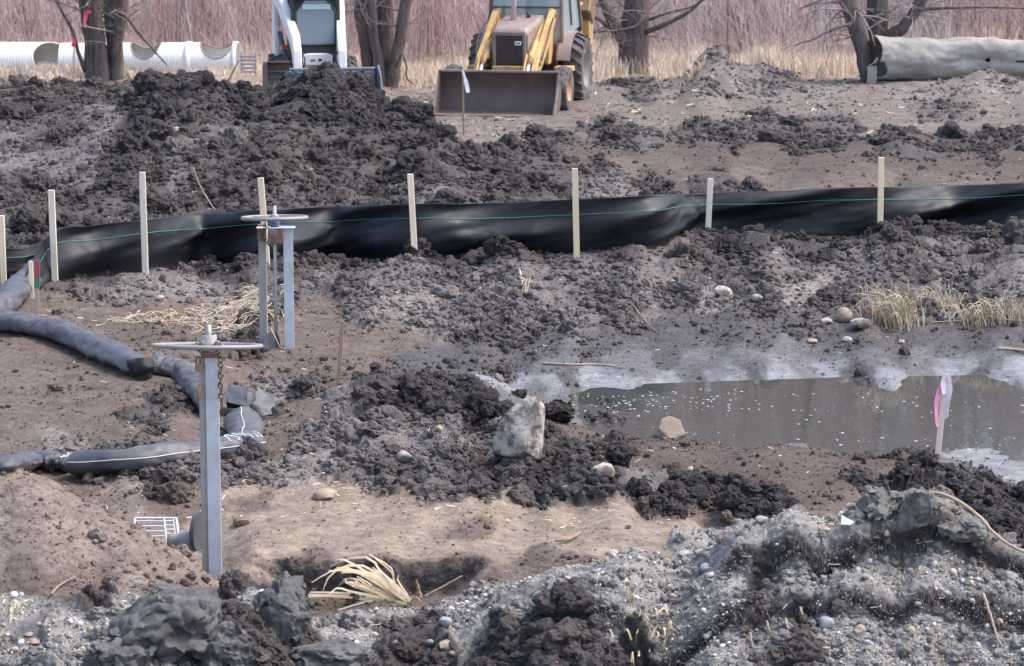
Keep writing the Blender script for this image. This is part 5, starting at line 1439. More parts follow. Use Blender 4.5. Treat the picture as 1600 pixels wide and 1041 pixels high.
# loader arms
for s in (-1, 1):
    poly = [(.36, .36), (.52, .30), (1.05, .74), (1.35, .86), (2.30, 1.44), (2.62, 1.66), (2.58, 1.84), (2.36, 1.82), (1.30, 1.22), (.92, 1.02), (.46, .60)]
    arm = MB().prism(poly, 0, s * .56 - .055, s * .56 + .055).build('loader_arm', m_yel, BH, bevel=.012)
    MB().prism([(2.15, .8), (2.55, .8), (2.75, 1.60), (2.66, 1.86), (2.46, 1.86), (2.30, 1.50)], 0, s * .52 - .04, s * .52 + .04).build('loader_tower', m_yel, BH, bevel=.015)
    MB().bar((s * .43, .98, 1.02), (s * .44, 2.36, 1.62), .085, .11).build('lift_cylinder', m_yel, BH, bevel=.02)
    MB().tube([(s * .455, .40, .66), (s * .45, .92, .99)], .038, 12).build('cylinder_rod', m_chrome, BH, smooth=True)
    MB().tube([(s * .455, .80, .92), (s * .45, 1.45, 1.27)], .056, 12).build('tilt_cylinder', m_yel, BH, smooth=True)
    MB().prism([(.55, .78), (.80, .70), (.98, 1.02), (.86, 1.10)], 0, s * .455 - .085, s * .455 - .06).build('bell_crank', m_yel, BH, bevel=.008)
    MB().tube(limb_pts([(s * .64, 1.0, .95), (s * .68, 1.35, 1.3), (s * .66, 1.8, 1.55), (s * .62, 2.3, 1.7)], 14, 0), .015, 6).build('hydraulic_hose', m_hose, BH, smooth=True)
    for (y, z) in ((2.5, 1.75), (.95, .90), (.46, .45)):
        MB().lathe([(-.09, 0), (-.09, .045), (.09, .045), (.09, 0)], (s * .56, y, z), 'X', 14).build('pin', m_edge, BH, auto=40)
# cab
for s in (-1, 1):
    MB().bar((s * .74, 2.62, 1.05), (s * .66, 2.78, 3.1), .07, .09).build('cab_pillar', m_tan if s > 0 else m_brn, BH, bevel=.012)
    MB().bar((s * .80, 4.15, 1.35), (s * .66, 3.95, 3.1), .10, .13).build('cab_pillar', m_brn, BH, bevel=.012)
    MB().bar((s * .775, 3.35, 1.5), (s * .665, 3.35, 3.1), .045, .06).build('door_post', m_brn, BH, bevel=.01)
    MB().add([(s * .755, 2.66, 1.25), (s * .80, 4.1, 1.45), (s * .665, 3.94, 3.05), (s * .665, 2.8, 3.05)], [(0, 1, 2, 3)]).build('side_glass', m_glassB, BH)
    MB().add([(s * .74, 2.64, .75), (s * .80, 3.0, .75), (s * .80, 3.0, 1.3), (s * .755, 2.66, 1.25)], [(0, 1, 2, 3)]).build('lower_side_panel', m_green_in, BH)
MB().box((0, 3.35, 3.16), (1.52, 1.6, .12)).build('cab_roof', m_brn, BH, bevel=.03)
MB().add([(-.73, 2.63, 1.05), (.73, 2.63, 1.05), (.66, 2.78, 3.08), (-.66, 2.78, 3.08)], [(0, 1, 2, 3)]).build('windscreen', m_glassB, BH)
MB().bar((-.70, 2.655, 1.88), (.70, 2.655, 1.88), .03, .035).build('windscreen_bar', m_brn, BH)
MB().bar((.02, 2.66, 2.1), (.03, 2.73, 2.75), .02, .02).build('wiper', m_dark, BH)
MB().box((0, 3.3, .95), (1.35, 1.5, .5)).build('cab_floor', m_brn, BH, bevel=.03)
st_ = MB().box((0, 3.45, 1.45), (.5, .5, .14)); st_.box((0, 3.68, 1.8), (.48, .12, .65)); st_.build('seat', m_dark, BH, bevel=.04)
MB().tube([(.25 * math.cos(a), 2.98 + .05 * math.sin(a), 1.86 + .19 * math.sin(a)) for a in np.linspace(0, 6.283, 25)], .016, 6).build('steering_wheel', m_dark, BH, smooth=True)
# rear fenders
for s in (-1, 1):
    pts = [(3.15 + .80 * math.cos(a) * (1.0 if math.cos(a) > 0 else 1.05), .60 + .80 * math.sin(a)) for a in np.linspace(math.radians(62), math.radians(160), 12)]
    shell(pts, .025, s * .66, s * .93).build('rear_fender', m_tan, BH, auto=40)
    MB().prism(pts + [(2.40, .62)], 0, s * .66 - .01, s * .66 + .01).build('fender_side', m_brn, BH)
    MB().box((s * .86, 2.18, .72), (.34, .42, .10)).build('step', m_yel, BH, bevel=.015)
# backhoe boom folded behind, stabilisers
MB().box((0, 4.55, .75), (1.9, .22, .5)).build('rear_frame', m_brn, BH, bevel=.02)
MB().prism([(4.55, .70), (4.90, .70), (4.98, 1.75), (4.85, 1.80), (4.62, 1.75)], 0, .70, .92).build('boom', m_yel, BH, bevel=.03)
MB().prism([(4.35, 1.72), (4.75, 1.42), (5.10, 1.67), (4.95, 2.0), (4.6, 2.02)], 0, .665, .955).build('boom_knuckle', simple('worn_boom_head', (.20, .13, .06), rough=.6, var=.35, stain=(.08, .06, .05), stain_amt=.7), BH, bevel=.04)
MB().tube([(.73, 4.45, .9), (.73, 4.5, 1.9)], .06, 10).build('boom_cylinder', m_yel, BH, smooth=True)
MB().tube(limb_pts([(.60, 4.5, 1.1), (.50, 4.4, 1.6), (.56, 4.5, 2.1), (.68, 4.7, 2.25)], 14, 0), .022, 6).build('hydraulic_hose', m_hose, BH, smooth=True)

# --- skid steer
sp_ = P(494, 152, .02)
SK = empty('skid_steer', sp_, math.radians(11), 'white skid steer loader with glass cab door behind the black dirt pile', 'skid steer')
MB().box((0, .75, .62), (1.05, 1.9, .55)).build('chassis', m_dark, SK, bevel=.03)
# cab
MB().prism([(-.10, .78), (1.25, .90), (1.25, 2.06), (.12, 2.06), (-.02, 1.75)], 0, -.44, .44).build('cab', m_dark, SK, bevel=.02)
MB().box((0, .55, 2.09), (1.0, 1.35, .07)).build('cab_roof', m_dark, SK, bevel=.02)
gl = [(-.37, 1.06), (.37, 1.06), (.405, 1.12), (.405, 1.72), (.22, 1.97), (-.22, 1.97), (-.405, 1.72), (-.405, 1.12)]
yz = lambda z: -.115 + (z - .78) * .085
MB().add([(x, yz(z) - .01, z) for x, z in gl] + [(x, yz(z) + .006, z) for x, z in gl], [tuple(range(8)), tuple(range(8, 16))[::-1]] + [(k, (k + 1) % 8, (k + 1) % 8 + 8, k + 8) for k in range(8)]).build('door_glass', m_glassS, SK)
pts = [Vector((x, yz(z) - .012, z)) for x, z in gl + gl[:1]]
MB().tube(pts, .028, 6).build('door_frame', m_dark, SK, smooth=False)
MB().box((.02, yz(1.86) - .03, 1.82), (.56, .012, .10)).build('sun_strip', simple('pale_sun_strip', (.52, .62, .66), rough=.3), SK)
for s in (-1, 1):
    MB().bar((s * .47, -.10, .82), (s * .46, .02, 2.05), .07, .08).build('cab_post', m_dark, SK, bevel=.01)
    # lift arm: rises from the front coupler to the rear tower
    poly = [(-.78, .42), (-.58, .36), (-.50, .85), (-.30, 1.12), (.75, 1.75), (1.25, 1.86), (1.22, 2.04), (.62, 2.0), (-.48, 1.32), (-.70, 1.02)]
    am_ = MB().prism(poly, 0, s * .64 - .085, s * .64 + .085)
    for p in am_.v: p.x -= s * .19 * min(max((1.1 - p.y) / 1.6, 0), 1); p.z -= .03
    am_.build('lift_arm', m_wpaint, SK, bevel=.02)
    MB().prism([(1.0, .6), (1.45, .6), (1.42, 2.0), (1.12, 1.95)], 0, s * .66 - .06, s * .66 + .06).build('rear_tower', m_wpaint, SK, bevel=.02)
    MB().bar((s * .60, -.2, .72), (s * .60, 1.1, 1.25), .09, .09).build('lift_cylinder', m_dark, SK, bevel=.02)
    for y in (.05, 1.15):
        tyre('wheel', SK, (s * .68, y, .40), .40, .28, 16, rim_m=m_wpaint, side=s)
    MB().box((s * .44, -.60, .60), (.20, .16, .26)).build('coupler', m_dark, SK, bevel=.02)
    MB().tube(limb_pts([(s * .5, -.45, .85), (s * .4, -.62, .98), (s * .3, -.66, .80), (s * .34, -.7, .62)], 12, 0), .016, 6).build('hydraulic_hose', m_hose, SK, smooth=True)
MB().box((-.60, .10, 1.02), (.12, .05, .085)).build('red_lamp', m_red, SK, bevel=.01)
MB().lathe([(0, 0), (0, .03), (-.02, .03), (-.02, 0)], (.50, -.15, 1.06), 'Y', 12).build('lamp', m_badge, SK)
MB().lathe([(0, 0), (0, .03), (-.02, .03), (-.02, 0)], (.50, -.15, .95), 'Y', 12).build('lamp', m_badge, SK)
MB().prism([(-.29, .66), (.29, .66), (.31, .86), (.2, .90), (-.2, .90), (-.31, .86)], 1, -.30, -.24).build('front_panel', m_wpaint, SK, bevel=.015)
MB().box((.05, -.305, .77), (.07, .008, .05)).build('panel_mark', m_dark, SK)
MB().box((-.10, -.305, .765), (.09, .008, .03)).build('panel_mark', m_dark, SK)
MB().bar((-.27, -.36, .615), (.27, -.36, .615), .06, .07).build('front_bar', simple('rusted_bar', (.20, .11, .06), rough=.7, var=.3), SK, bevel=.01)
# grapple bucket
gb = shell([(-1.45, .02), (-1.05, .02), (-.82, .10), (-.72, .30), (-.72, .58)], -.03, -1.13, 1.13).build('bucket', m_buck, SK, auto=35)
for s in (-1, 1):
    MB().prism([(-1.45, .01), (-1.05, .02), (-.82, .10), (-.72, .30), (-.72, .66), (-.90, .80 if s < 0 else .70), (-1.22, .78 if s < 0 else .52), (-1.42, .2)], 0, s * 1.14 - .02, s * 1.14 + .02).build('bucket_side', m_dark if s < 0 else m_blue, gb, bevel=.006)
shell([(-1.0, .80), (-.80, .74), (-.70, .5), (-.70, .2)], -.02, -1.12, -.62).build('bucket_curl', m_buck, gb, auto=35)
MB().bar((-1.12, -.72, .60), (1.12, -.72, .60), .09, .09).build('top_tube', m_blue, gb, bevel=.02)
for x, w, h in ((-.66, .16, .44), (-.42, .34, .42), (.64, .28, .42), (.98, .24, .40), (.43, .05, .5), (-.50, .05, .5)):
    MB().box((x, -.775, .36), (w, .04, h)).build('back_plate', m_blue, gb, bevel=.008)
for x in (-.75, -.95, .80, 1.0):
    for k in range(4): MB().box((x, -.80, .22 + k * .085), (.17, .02, .018)).build('rib', m_edge, gb, bevel=.003)

# ------------------------------------------------------------------ rocks and blocks of earth
m_rock = simple('boulder_stone', (.44, .40, .355), rough=.95, var=.35, scale=11, stain=(.12, .095, .085), stain_amt=1.0, stain_scale=5.0, stain_lo=.44, stain_hi=.56, bump=.6, bscale=26, spec=.15)
m_tanrock = simple('tan_stone', (.31, .24, .175), rough=.9, var=.2, scale=6, stain=(.25, .2, .16), stain_amt=.6, stain_scale=5, bump=.3, bscale=25)
m_pale = simple('pale_stone', (.34, .31, .285), rough=.9, var=.2, scale=8, stain=(.16, .135, .12), stain_amt=.75, stain_scale=6, bump=.2)
m_greyst = simple('grey_stone', (.28, .28, .29), rough=.85, var=.18, scale=8, bump=.15)
m_redst = simple('reddish_stone', (.30, .205, .175), rough=.9, var=.18, scale=8, bump=.15)
m_ochre = simple('ochre_stone', (.33, .27, .18), rough=.9, var=.18, scale=8, bump=.15)
def hull_rock(name, label, cat, origin, pts, m, seed, rough=.03, cuts=3):
    bm = bmesh.new()
    for p in pts: bm.verts.new(p)
    bmesh.ops.convex_hull(bm, input=bm.verts)
    bmesh.ops.delete(bm, geom=[v for v in bm.verts if not v.link_faces], context='VERTS')
    bmesh.ops.triangulate(bm, faces=bm.faces)
    bmesh.ops.subdivide_edges(bm, edges=bm.edges, cuts=cuts, use_grid_fill=True)
    bmesh.ops.triangulate(bm, faces=bm.faces)
    bmesh.ops.subdivide_edges(bm, edges=bm.edges, cuts=1, use_grid_fill=True)
    bmesh.ops.smooth_vert(bm, verts=bm.verts, factor=.35, use_axis_x=True, use_axis_y=True, use_axis_z=True)
    o3 = Vector((seed * 5.1, seed * 2.3, seed))
    for v in bm.verts:
        p = v.co * 7 + o3
        v.co += mnoise.noise_vector(p) * rough + mnoise.noise_vector(p * 3) * rough * .5 + mnoise.noise_vector(p * 8) * rough * .25
    me = bpy.data.meshes.new(name); bm.to_mesh(me); bm.free()
    me.polygons.foreach_set('use_smooth', [True] * len(me.polygons)); me.set_sharp_from_angle(angle=math.radians(38))
    me.materials.append(m); o = bpy.data.objects.new(name, me); COL.objects.link(o); o.location = origin
    return tag(o, label, cat)
bo = hit(BZ, 815, 716); sb = F / bo.y
q = lambda u, v, dy: ((u - 815) / sb, dy, (716 - v) / sb)
hull_rock('boulder', 'large pale angular boulder standing on the black clods left of the pond', 'boulder', bo,
    [q(768, 686, .05), q(776, 664, .02), q(796, 636, .02), q(826, 616, .05), q(840, 618, .06), q(851, 636, .12), q(850, 700, .22), q(838, 625, .0), q(846, 646, .04), q(822, 668, -.05), q(818, 690, -.08), q(824, 706, -.06), q(846, 722, .04), q(790, 712, -.02), q(768, 712, .1), q(840, 735, .3), q(780, 735, .3), q(806, 652, .22), q(842, 645, .22), q(786, 696, .22)], m_rock, 3, .014)
ro = P(1052, 680, -.60); sr = F / ro.y
q = lambda u, v, dy: ((u - 1052) / sr, dy, (672 - v) / sr)
hull_rock('rock', 'tan faceted rock at the near edge of the pond', 'rock', ro,
    [q(1018, 672, -.03), q(1030, 660, -.05), q(1034, 646, .0), q(1046, 641, .02), q(1062, 648, .02), q(1072, 670, .0), q(1070, 684, .1), q(1036, 684, .1), q(1046, 676, -.08), q(1064, 655, .15), q(1038, 650, .15)], m_tanrock, 5, .008)
def rock(name, label, cat, u, v, w, h, m, seed, facet=4, group=None, sub=2, rough=.25, rise=.3, d=None):
    p = G(u, v + h * .3); s = F / p.y
    vv, ff = rand_blob(sub, 500 + seed, rough, (w / s / 2, (d or w) / s / 2, h / s / 2), facet)
    # scale so that the outline has the stated size
    ex = (vv[:, 0].max() - vv[:, 0].min()) / (w / s); ez = (vv[:, 2].max() - vv[:, 2].min()) / (h / s)
    vv[:, 0] /= ex; vv[:, 1] /= ex; vv[:, 2] /= ez
    me = bpy.data.meshes.new(name); me.from_pydata([tuple(q) for q in vv], [], ff.tolist())
    me.polygons.foreach_set('use_smooth', [True] * len(me.polygons)); me.set_sharp_from_angle(angle=math.radians(42))
    me.materials.append(m); o = bpy.data.objects.new(name, me); COL.objects.link(o)
    o.location = (p.x, p.y + .02, zat(p.x, p.y) + h / s * rise)
    o.rotation_euler = (0, 0, 0)
    return tag(o, label, cat, group)
ROCKS = [
 ('rock', 'pale wedge shaped rock in the clods right of the boulder', 'rock', 942, 738, 44, 30, m_rock, 1, 6),
 ('rock', 'brownish rounded stone, left one of the pair at the foot of the grassy bank', 'rock', 1320, 494, 26, 28, m_tanrock, 2, 3),
 ('rock', 'low grey stone beside the brown one at the foot of the grassy bank', 'rock', 1346, 506, 36, 18, m_rock, 3, 3),
 ('stone', 'small pale stone just left of the brown stone at the foot of the bank', 'stone', 1291, 503, 20, 13, m_pale, 4, 2),
 ('stone', 'pale oval stone on the dark mud below the grassy bank', 'stone', 1324, 531, 17, 9, m_pale, 5, 1),
 ('stone', 'flat tan stone on the dark mud left of the pale oval one', 'stone', 1269, 533, 17, 8, m_tanrock, 6, 2),
 ('stone', 'white stone on the mud close above the wet strip', 'stone', 1409, 535, 12, 8, m_pale, 7, 1),
 ('stone', 'pale grey stone high on the bank above the pond', 'stone', 1184, 466, 20, 13, m_pale, 8, 2),
 ('rock', 'grey angular block on the upper bank left of the pale stone', 'rock', 1130, 458, 30, 22, m_rock, 9, 4),
 ('stone', 'tan stone lying in the brown soil below the fence corner', 'stone', 250, 467, 15, 11, m_pale, 10, 2),
 ('rock', 'light flat stone among the clods left of the boulder', 'rock', 634, 715, 28, 22, m_pale, 11, 5),
 ('stone', 'white fragment at the foot of the boulder', 'stone', 806, 692, 20, 14, m_pale, 12, 5),
 ('stone', 'cream stone in the clods above the boulder\'s left', 'stone', 686, 672, 13, 14, m_ochre, 13, 2),
 ('rock', 'pale pointed clod at the front edge of the black clods', 'rock', 668, 768, 46, 20, m_rock, 14, 4),
 ('rock', 'rounded tan clod on the tan flat below the socks', 'rock', 507, 774, 38, 20, m_tanrock, 15, 2),
 ('rock', 'brown clod on the tan flat just right of the near gate post', 'rock', 377, 816, 28, 16, simple('brown_clod_earth', (.16, .11, .07), rough=.95, var=.3, bump=.4), 16, 2),
 ('stone', 'flat pale piece on the soil left of the near gate post', 'stone', 277, 771, 26, 12, m_pale, 17, 3),
 ('stone', 'round white pebble right of the near gate post', 'stone', 346, 799, 9, 6, m_pale, 18, 1),
 ('stone', 'pale oval cobble at the top left of the gravel bank', 'stone', 957, 865, 22, 12, m_pale, 19, 1),
 ('stone', 'large grey cobble on top of the gravel bank', 'stone', 1102, 888, 18, 15, m_greyst, 20, 1),
 ('stone', 'white cobble right of the grey one on the gravel bank', 'stone', 1094, 864, 17, 11, m_pale, 21, 1),
 ('stone', 'flat blue grey cobble at the left of the gravel bank', 'stone', 1068, 866, 20, 11, m_greyst, 22, 1),
 ('stone', 'blue grey cobble at the upper edge of the gravel bank', 'stone', 1113, 858, 18, 11, m_greyst, 23, 1),
 ('stone', 'white flat cobble on the lit crest of the gravel bank', 'stone', 1190, 813, 22, 14, m_pale, 24, 2),
 ('stone', 'grey cube shaped stone in the lower ledge of the gravel bank', 'stone', 1291, 975, 26, 20, m_greyst, 25, 5),
 ('stone', 'tan cobble right of the grey cube shaped stone', 'stone', 1344, 984, 20, 16, m_tanrock, 26, 1),
 ('stone', 'cream egg shaped cobble on the grey bank at lower right', 'stone', 1424, 985, 17, 12, m_ochre, 27, 0),
 ('stone', 'orange brown stone half way up the right bank', 'stone', 1470, 908, 18, 9, m_redst, 28, 2),
 ('stone', 'long grey slab at the right edge of the picture', 'stone', 1572, 897, 42, 13, m_greyst, 29, 4),
 ('stone', 'round pale pebble at the middle of the front ledge', 'stone', 1181, 956, 10, 9, m_pale, 30, 0),
 ('stone', 'oval pale pebble left on the front ledge', 'stone', 1130, 975, 14, 10, m_pale, 31, 0),
 ('stone', 'white round pebble above the dry blades on the front ledge', 'stone', 1109, 992, 11, 10, m_pale, 32, 0),
 ('stone', 'pinkish oval cobble in the grey earth at lower left', 'stone', 52, 1004, 22, 11, m_redst, 33, 0),
 ('stone', 'reddish cobble just above the pinkish oval one', 'stone', 44, 993, 15, 9, m_redst, 34, 1),
 ('stone', 'ochre and white pebble right of the bent root at lower left', 'stone', 140, 985, 14, 12, m_ochre, 35, 1),
 ('stone', 'small white pebble left of the bent root at lower left', 'stone', 60, 977, 10, 8, m_pale, 36, 0),
 ('stone', 'tan pebble at the left picture edge near the bottom', 'stone', 4, 978, 9, 8, m_tanrock, 37, 1),
 ('stone', 'grey cobble under the dry grass tuft in the foreground', 'stone', 696, 972, 22, 17, m_greyst, 38, 2),
 ('stone', 'pale pebble in the dark earth left of the grey cobble', 'stone', 584, 993, 15, 9, m_pale, 39, 1),
 ('stone', 'yellowish stone low in the foreground below the grey cobble', 'stone', 697, 1010, 24, 18, m_ochre, 40, 3),
 ('stone', 'pink pebble on the slope right of the dry grass tuft', 'stone', 757, 922, 11, 9, m_redst, 41, 1),
 ('stone', 'pale broken stone on the mound of brown soil beyond the pond spit', 'stone', 1078, 734, 12, 10, m_pale, 42, 2),
 ('rock', 'yellowish clod lying on the black dirt pile', 'rock', 276, 204, 17, 13, m_tanrock, 43, 4),
 ('rock', 'small black clod alone on the skyline at the far left', 'rock', 25, 130, 17, 18, simple('black_clod_earth', (.04, .035, .033), rough=.9, var=.3, bump=.5), 44, 3),
]
for k, a in enumerate(ROCKS): rock(*a)
# bright shard on the gravel bank
p = G(1323, 818); s = F / p.y
mb = MB(); pl_ = [(-11, 8), (-9, -8), (0, -2), (9, 2), (12, 5), (6, 9)]
mb.prism([(x / s, -y / s) for x, y in pl_], 1, -.006, .006)
o = mb.build('shard', simple('white_shard', (.75, .75, .76), rough=.6, var=.08), bevel=.002); o.location = (p.x, p.y - .03, p.z + .03); o.rotation_euler = (-.5, 0, 0); tag(o, 'white broken plate shard on top of the gravel bank', 'shard')

# blocks of peat and crusted earth
def earth(name, col, var=.25):
    m, nt, b = mat(name)
    geo = N(nt, 'ShaderNodeNewGeometry'); prev = None
    c = Vector(col)
    n1 = N(nt, 'ShaderNodeTexNoise'); n1.inputs['Scale'].default_value = 4; n1.inputs['Detail'].default_value = 12; n1.inputs['Roughness'].default_value = .8
    nt.links.new(geo.outputs['Position'], n1.inputs['Vector'])
    rr = N(nt, 'ShaderNodeMapRange'); rr.inputs[1].default_value = .36; rr.inputs[2].default_value = .64; nt.links.new(n1.outputs[0], rr.inputs[0])
    mx = N(nt, 'ShaderNodeMix', data_type='RGBA'); mx.inputs[6].default_value = (*(c * (1 - var)), 1); mx.inputs[7].default_value = (*(c * (1 + var)), 1)
    nt.links.new(rr.outputs[0], mx.inputs[0]); nt.links.new(mx.outputs[2], b.inputs['Base Color'])
    b.inputs['Roughness'].default_value = .92; b.inputs['Specular IOR Level'].default_value = .2
    n3 = N(nt, 'ShaderNodeTexNoise'); n3.inputs['Scale'].default_value = 32; n3.inputs['Detail'].default_value = 8; n3.inputs['Roughness'].default_value = .75
    nt.links.new(geo.outputs['Position'], n3.inputs['Vector'])
    bp = N(nt, 'ShaderNodeBump'); bp.inputs['Strength'].default_value = 1.0; bp.inputs['Distance'].default_value = .04
    nt.links.new(n3.outputs[0], bp.inputs['Height']); nt.links.new(bp.outputs[0], b.inputs['Normal'])
    return m
m_peat = earth('grey_peat_block', (.175, .167, .168), .45)
m_crust = earth('grey_crust_block', (.26, .246, .232), .35)
m_blk = earth('black_earth_block', (.050, .042, .039), .4)
BLOCKS = [
 ('peat_block', 'tall grey peat block with a dark cracked side, left of the dry grass tuft', 'earth block', 440, 960, 104, 128, m_peat, 2, 5),
 ('peat_block', 'broad grey peat block leaning left at the bottom of the picture', 'earth block', 262, 975, 190, 126, m_peat, 3, 6),
 ('peat_block', 'dark peat block at the very bottom, left of centre', 'earth block', 190, 1028, 130, 70, m_peat, 4, 5),
 ('peat_block', 'crumbly peat block at the bottom beneath the two upright blocks', 'earth block', 360, 1015, 120, 90, m_peat, 5, 4),
 ('peat_block', 'low smooth grey peat block right of the tall cracked one at the bottom', 'earth block', 520, 1028, 150, 56, m_peat, 8, 4),
 ('crust_block', 'light grey crusted earth block, left one of three topping the right bank', 'earth block', 1372, 788, 78, 48, m_crust, 6, 5),
 ('crust_block', 'light grey crusted earth block, tallest of three topping the right bank', 'earth block', 1436, 795, 70, 78, m_crust, 7, 6),
 ('crust_block', 'light grey crusted earth block, right one of three topping the right bank', 'earth block', 1500, 832, 84, 58, m_crust, 9, 5),
 ('soil_clod', 'large brown black clod against the fence in the middle', 'earth clod', 783, 388, 60, 44, m_blk, 10, 4),
 ('soil_clod', 'smaller dark clod left of the large one against the fence', 'earth clod', 715, 386, 46, 36, m_blk, 11, 3),
 ('soil_clod', 'black clod at the left end of the pond beside the boulder', 'earth clod', 812, 616, 28, 16, m_blk, 12, 3),
 ('soil_clod', 'dark brown clod peaked above the near edge of the brown spit', 'earth clod', 966, 714, 50, 44, m_blk, 13, 4),
 ('soil_clod', 'black clod heap behind the boulder to its right', 'earth clod', 868, 646, 60, 36, m_blk, 14, 3),
]
for k, (nm, lb, ct, u, v, w, h, mm, sd, fc) in enumerate(BLOCKS):
    o = rock(nm, lb, ct, u, v, w, h, mm, 700 + sd, fc + 2, None, 5, .34, .32, w * .8)
    o3 = Vector((sd * 2.7, sd, 0))
    for vt in o.data.vertices:
        p = vt.co * 4.5 + o3
        crack = max(0, .13 - abs(mnoise.noise(p))) / .13
        crack2 = max(0, .12 - abs(mnoise.noise(p * 2.3 + o3))) / .12
        vt.co -= vt.normal * (.030 * crack + .014 * crack2)
        vt.co += mnoise.noise_vector(p * 2.2) * .014 + mnoise.noise_vector(p * 5) * .010 + mnoise.noise_vector(p * 11) * .006
    o.data.set_sharp_from_angle(angle=math.radians(60))

# gravel lying on the bank and in the lower left corner
GC = np.array([(.36, .34, .31), (.44, .41, .37), (.28, .28, .285), (.24, .22, .21), (.38, .29, .22), (.52, .50, .47), (.32, .24, .20), (.30, .30, .31)])
PEB = [rand_blob(1, 400 + k, .16, (1, .8, .62), 0) for k in range(6)]
m_peb = attr_mat('gravel_stones', rough=.8, var=.12, scale=30., bump=.1)
m_grv = attr_mat('gravel_stones', rough=.85, var=.12, scale=30., bump=.1, inst=True)
_gp = GRAV ** 1.5 * (.2 + .8 * np.clip(fbm(GX * 2.2, GT * 2.2, 3, 4) * 2 + .4, 0, 1)) * (GY < 20.5) * np.clip(_nz, .2, 1)
gtint = lambda r, m_: GC[r.integers(0, len(GC), m_)]
clod_field('gravel', 13000, _gp, lambda r, n, Y: np.clip(.007 * r.pareto(2.4, n) + .010, 0, .05), 3, 12, sink=.1, shade=(.8, 1.45), mm=m_grv, amp=.22, flat=.62, tint=gtint)
clod_field('fine_gravel', 60000, _gp, lambda r, n, Y: np.clip(.003 * r.pareto(2.6, n) + .005, 0, .02), 2, 13, sink=.1, shade=(.75, 1.45), mm=m_grv, amp=.25, flat=.7, tint=gtint)
clod_field('scattered_stones', 900, (.05 + np.clip(FINE - .25, 0, 1)) * area * (GY < 45), lambda r, n, Y: np.clip(.012 * r.pareto(2.2, n) + .014, 0, .07) * (.6 + Y / 60), 3, 14, sink=.05, shade=(.5, 1.0), mm=m_grv, amp=.3, flat=.65, tint=gtint)

# ------------------------------------------------------------------ dry tufts, sticks and roots
m_straw = simple('straw_blades', (.56, .43, .28), rough=.8, var=.25, scale=14)
m_straw2 = simple('pale_straw_blades', (.62, .52, .38), rough=.8, var=.2, scale=14)
m_dryst = simple('weathered_straw', (.36, .285, .205), rough=.85, var=.4, scale=9)
m_dryst2 = simple('faded_straw', (.46, .37, .27), rough=.85, var=.3, scale=9)
m_gb = simple('green_blades', (.20, .26, .09), rough=.7, var=.2)
m_root = simple('pale_root', (.36, .27, .20), rough=.85, var=.2, scale=10)
m_stick = simple('brown_stick', (.25, .17, .12), rough=.9, var=.25, scale=10)
def blade(mb, pts, w):
    pts = limb_pts(pts, 10, 0, 1); n = len(pts); vs = []; fs = []
    for i, p in enumerate(pts):
        t = (pts[min(i + 1, n - 1)] - pts[max(i - 1, 0)]).normalized(); s = t.cross(Vector((.2, -1, .35))).normalized()
        ww = w * (1 - .8 * (i / (n - 1)) ** 2) / 2; vs += [p - s * ww, p + s * ww + Vector((0, .004, .002))]
    fs = [(i * 2, i * 2 + 1, i * 2 + 3, i * 2 + 2) for i in range(n - 1)]
    mb.add(vs, fs)
tf = G(636, 944); s = F / tf.y
TU = empty('dry_grass_tuft', tf, 0, 'straw coloured dry grass tuft arching to the left in the foreground', 'grass tuft')
rd = random.Random(3); mbs = [MB(), MB()]
spec = [((0, 0), (-45, 38), (-82, 56), (-112, 60)), ((0, 2), (-50, 42), (-90, 62), (-120, 66)), ((-2, 0), (-40, 30), (-75, 48), (-104, 58), (-145, 42)), ((-4, 2), (-38, 35), (-70, 60), (-96, 66), (-122, 44), (-132, 28)),
        ((0, 0), (-20, 20), (-36, 42), (-50, 66)), ((2, 0), (-12, 25), (-32, 54), (-52, 74)), ((-10, -2), (-60, 6), (-120, 10), (-180, 12)), ((-10, -3), (-60, 4), (-120, 9), (-176, 14)),
        ((-10, -2), (-50, 10), (-90, 24), (-112, 32), (-118, 18)), ((-6, 0), (-40, 20), (-70, 34), (-92, 28)), ((-12, -4), (-45, 8), (-76, 26), (-98, 32), (-104, 16)), ((0, 0), (-14, 14), (-22, 34), (-24, 40)),
        ((-14, -4), (-36, 8), (-58, 22), (-70, 34)), ((-5, -3), (-35, 2), (-70, -4), (-110, -8)), ((4, 0), (14, 4), (22, -2)), ((-20, -6), (-50, -8), (-90, -4)), ((-8, 0), (-48, 14), (-84, 30), (-96, 24)), ((0, 2), (-28, 28), (-60, 46), (-100, 50))]
for k, sp in enumerate(spec):
    for rep in range(2):
        jit = lambda: rd.gauss(0, 3)
        dy0 = rd.uniform(-.06, .06)
        blade(mbs[(k + rep) % 2], [Vector((x / s + (rd.gauss(0, .03) if i else rd.gauss(0, .03)), dy0 * (i + .3), z / s + .02 + (rd.gauss(0, .012) if i else 0))) for i, (x, z) in enumerate(sp)], .017)
mbs[0].build('blades', m_straw, TU); mbs[1].build('blades', m_straw2, TU)
mb = MB()
for k in range(8): blade(mb, [Vector((-.35 + .05 * k, -.05, .01)), Vector((-.42 + .05 * k, -.06, .035)), Vector((-.50 + .05 * k, -.05, .03))], .014)
mb.build('green_blades', m_gb, TU)
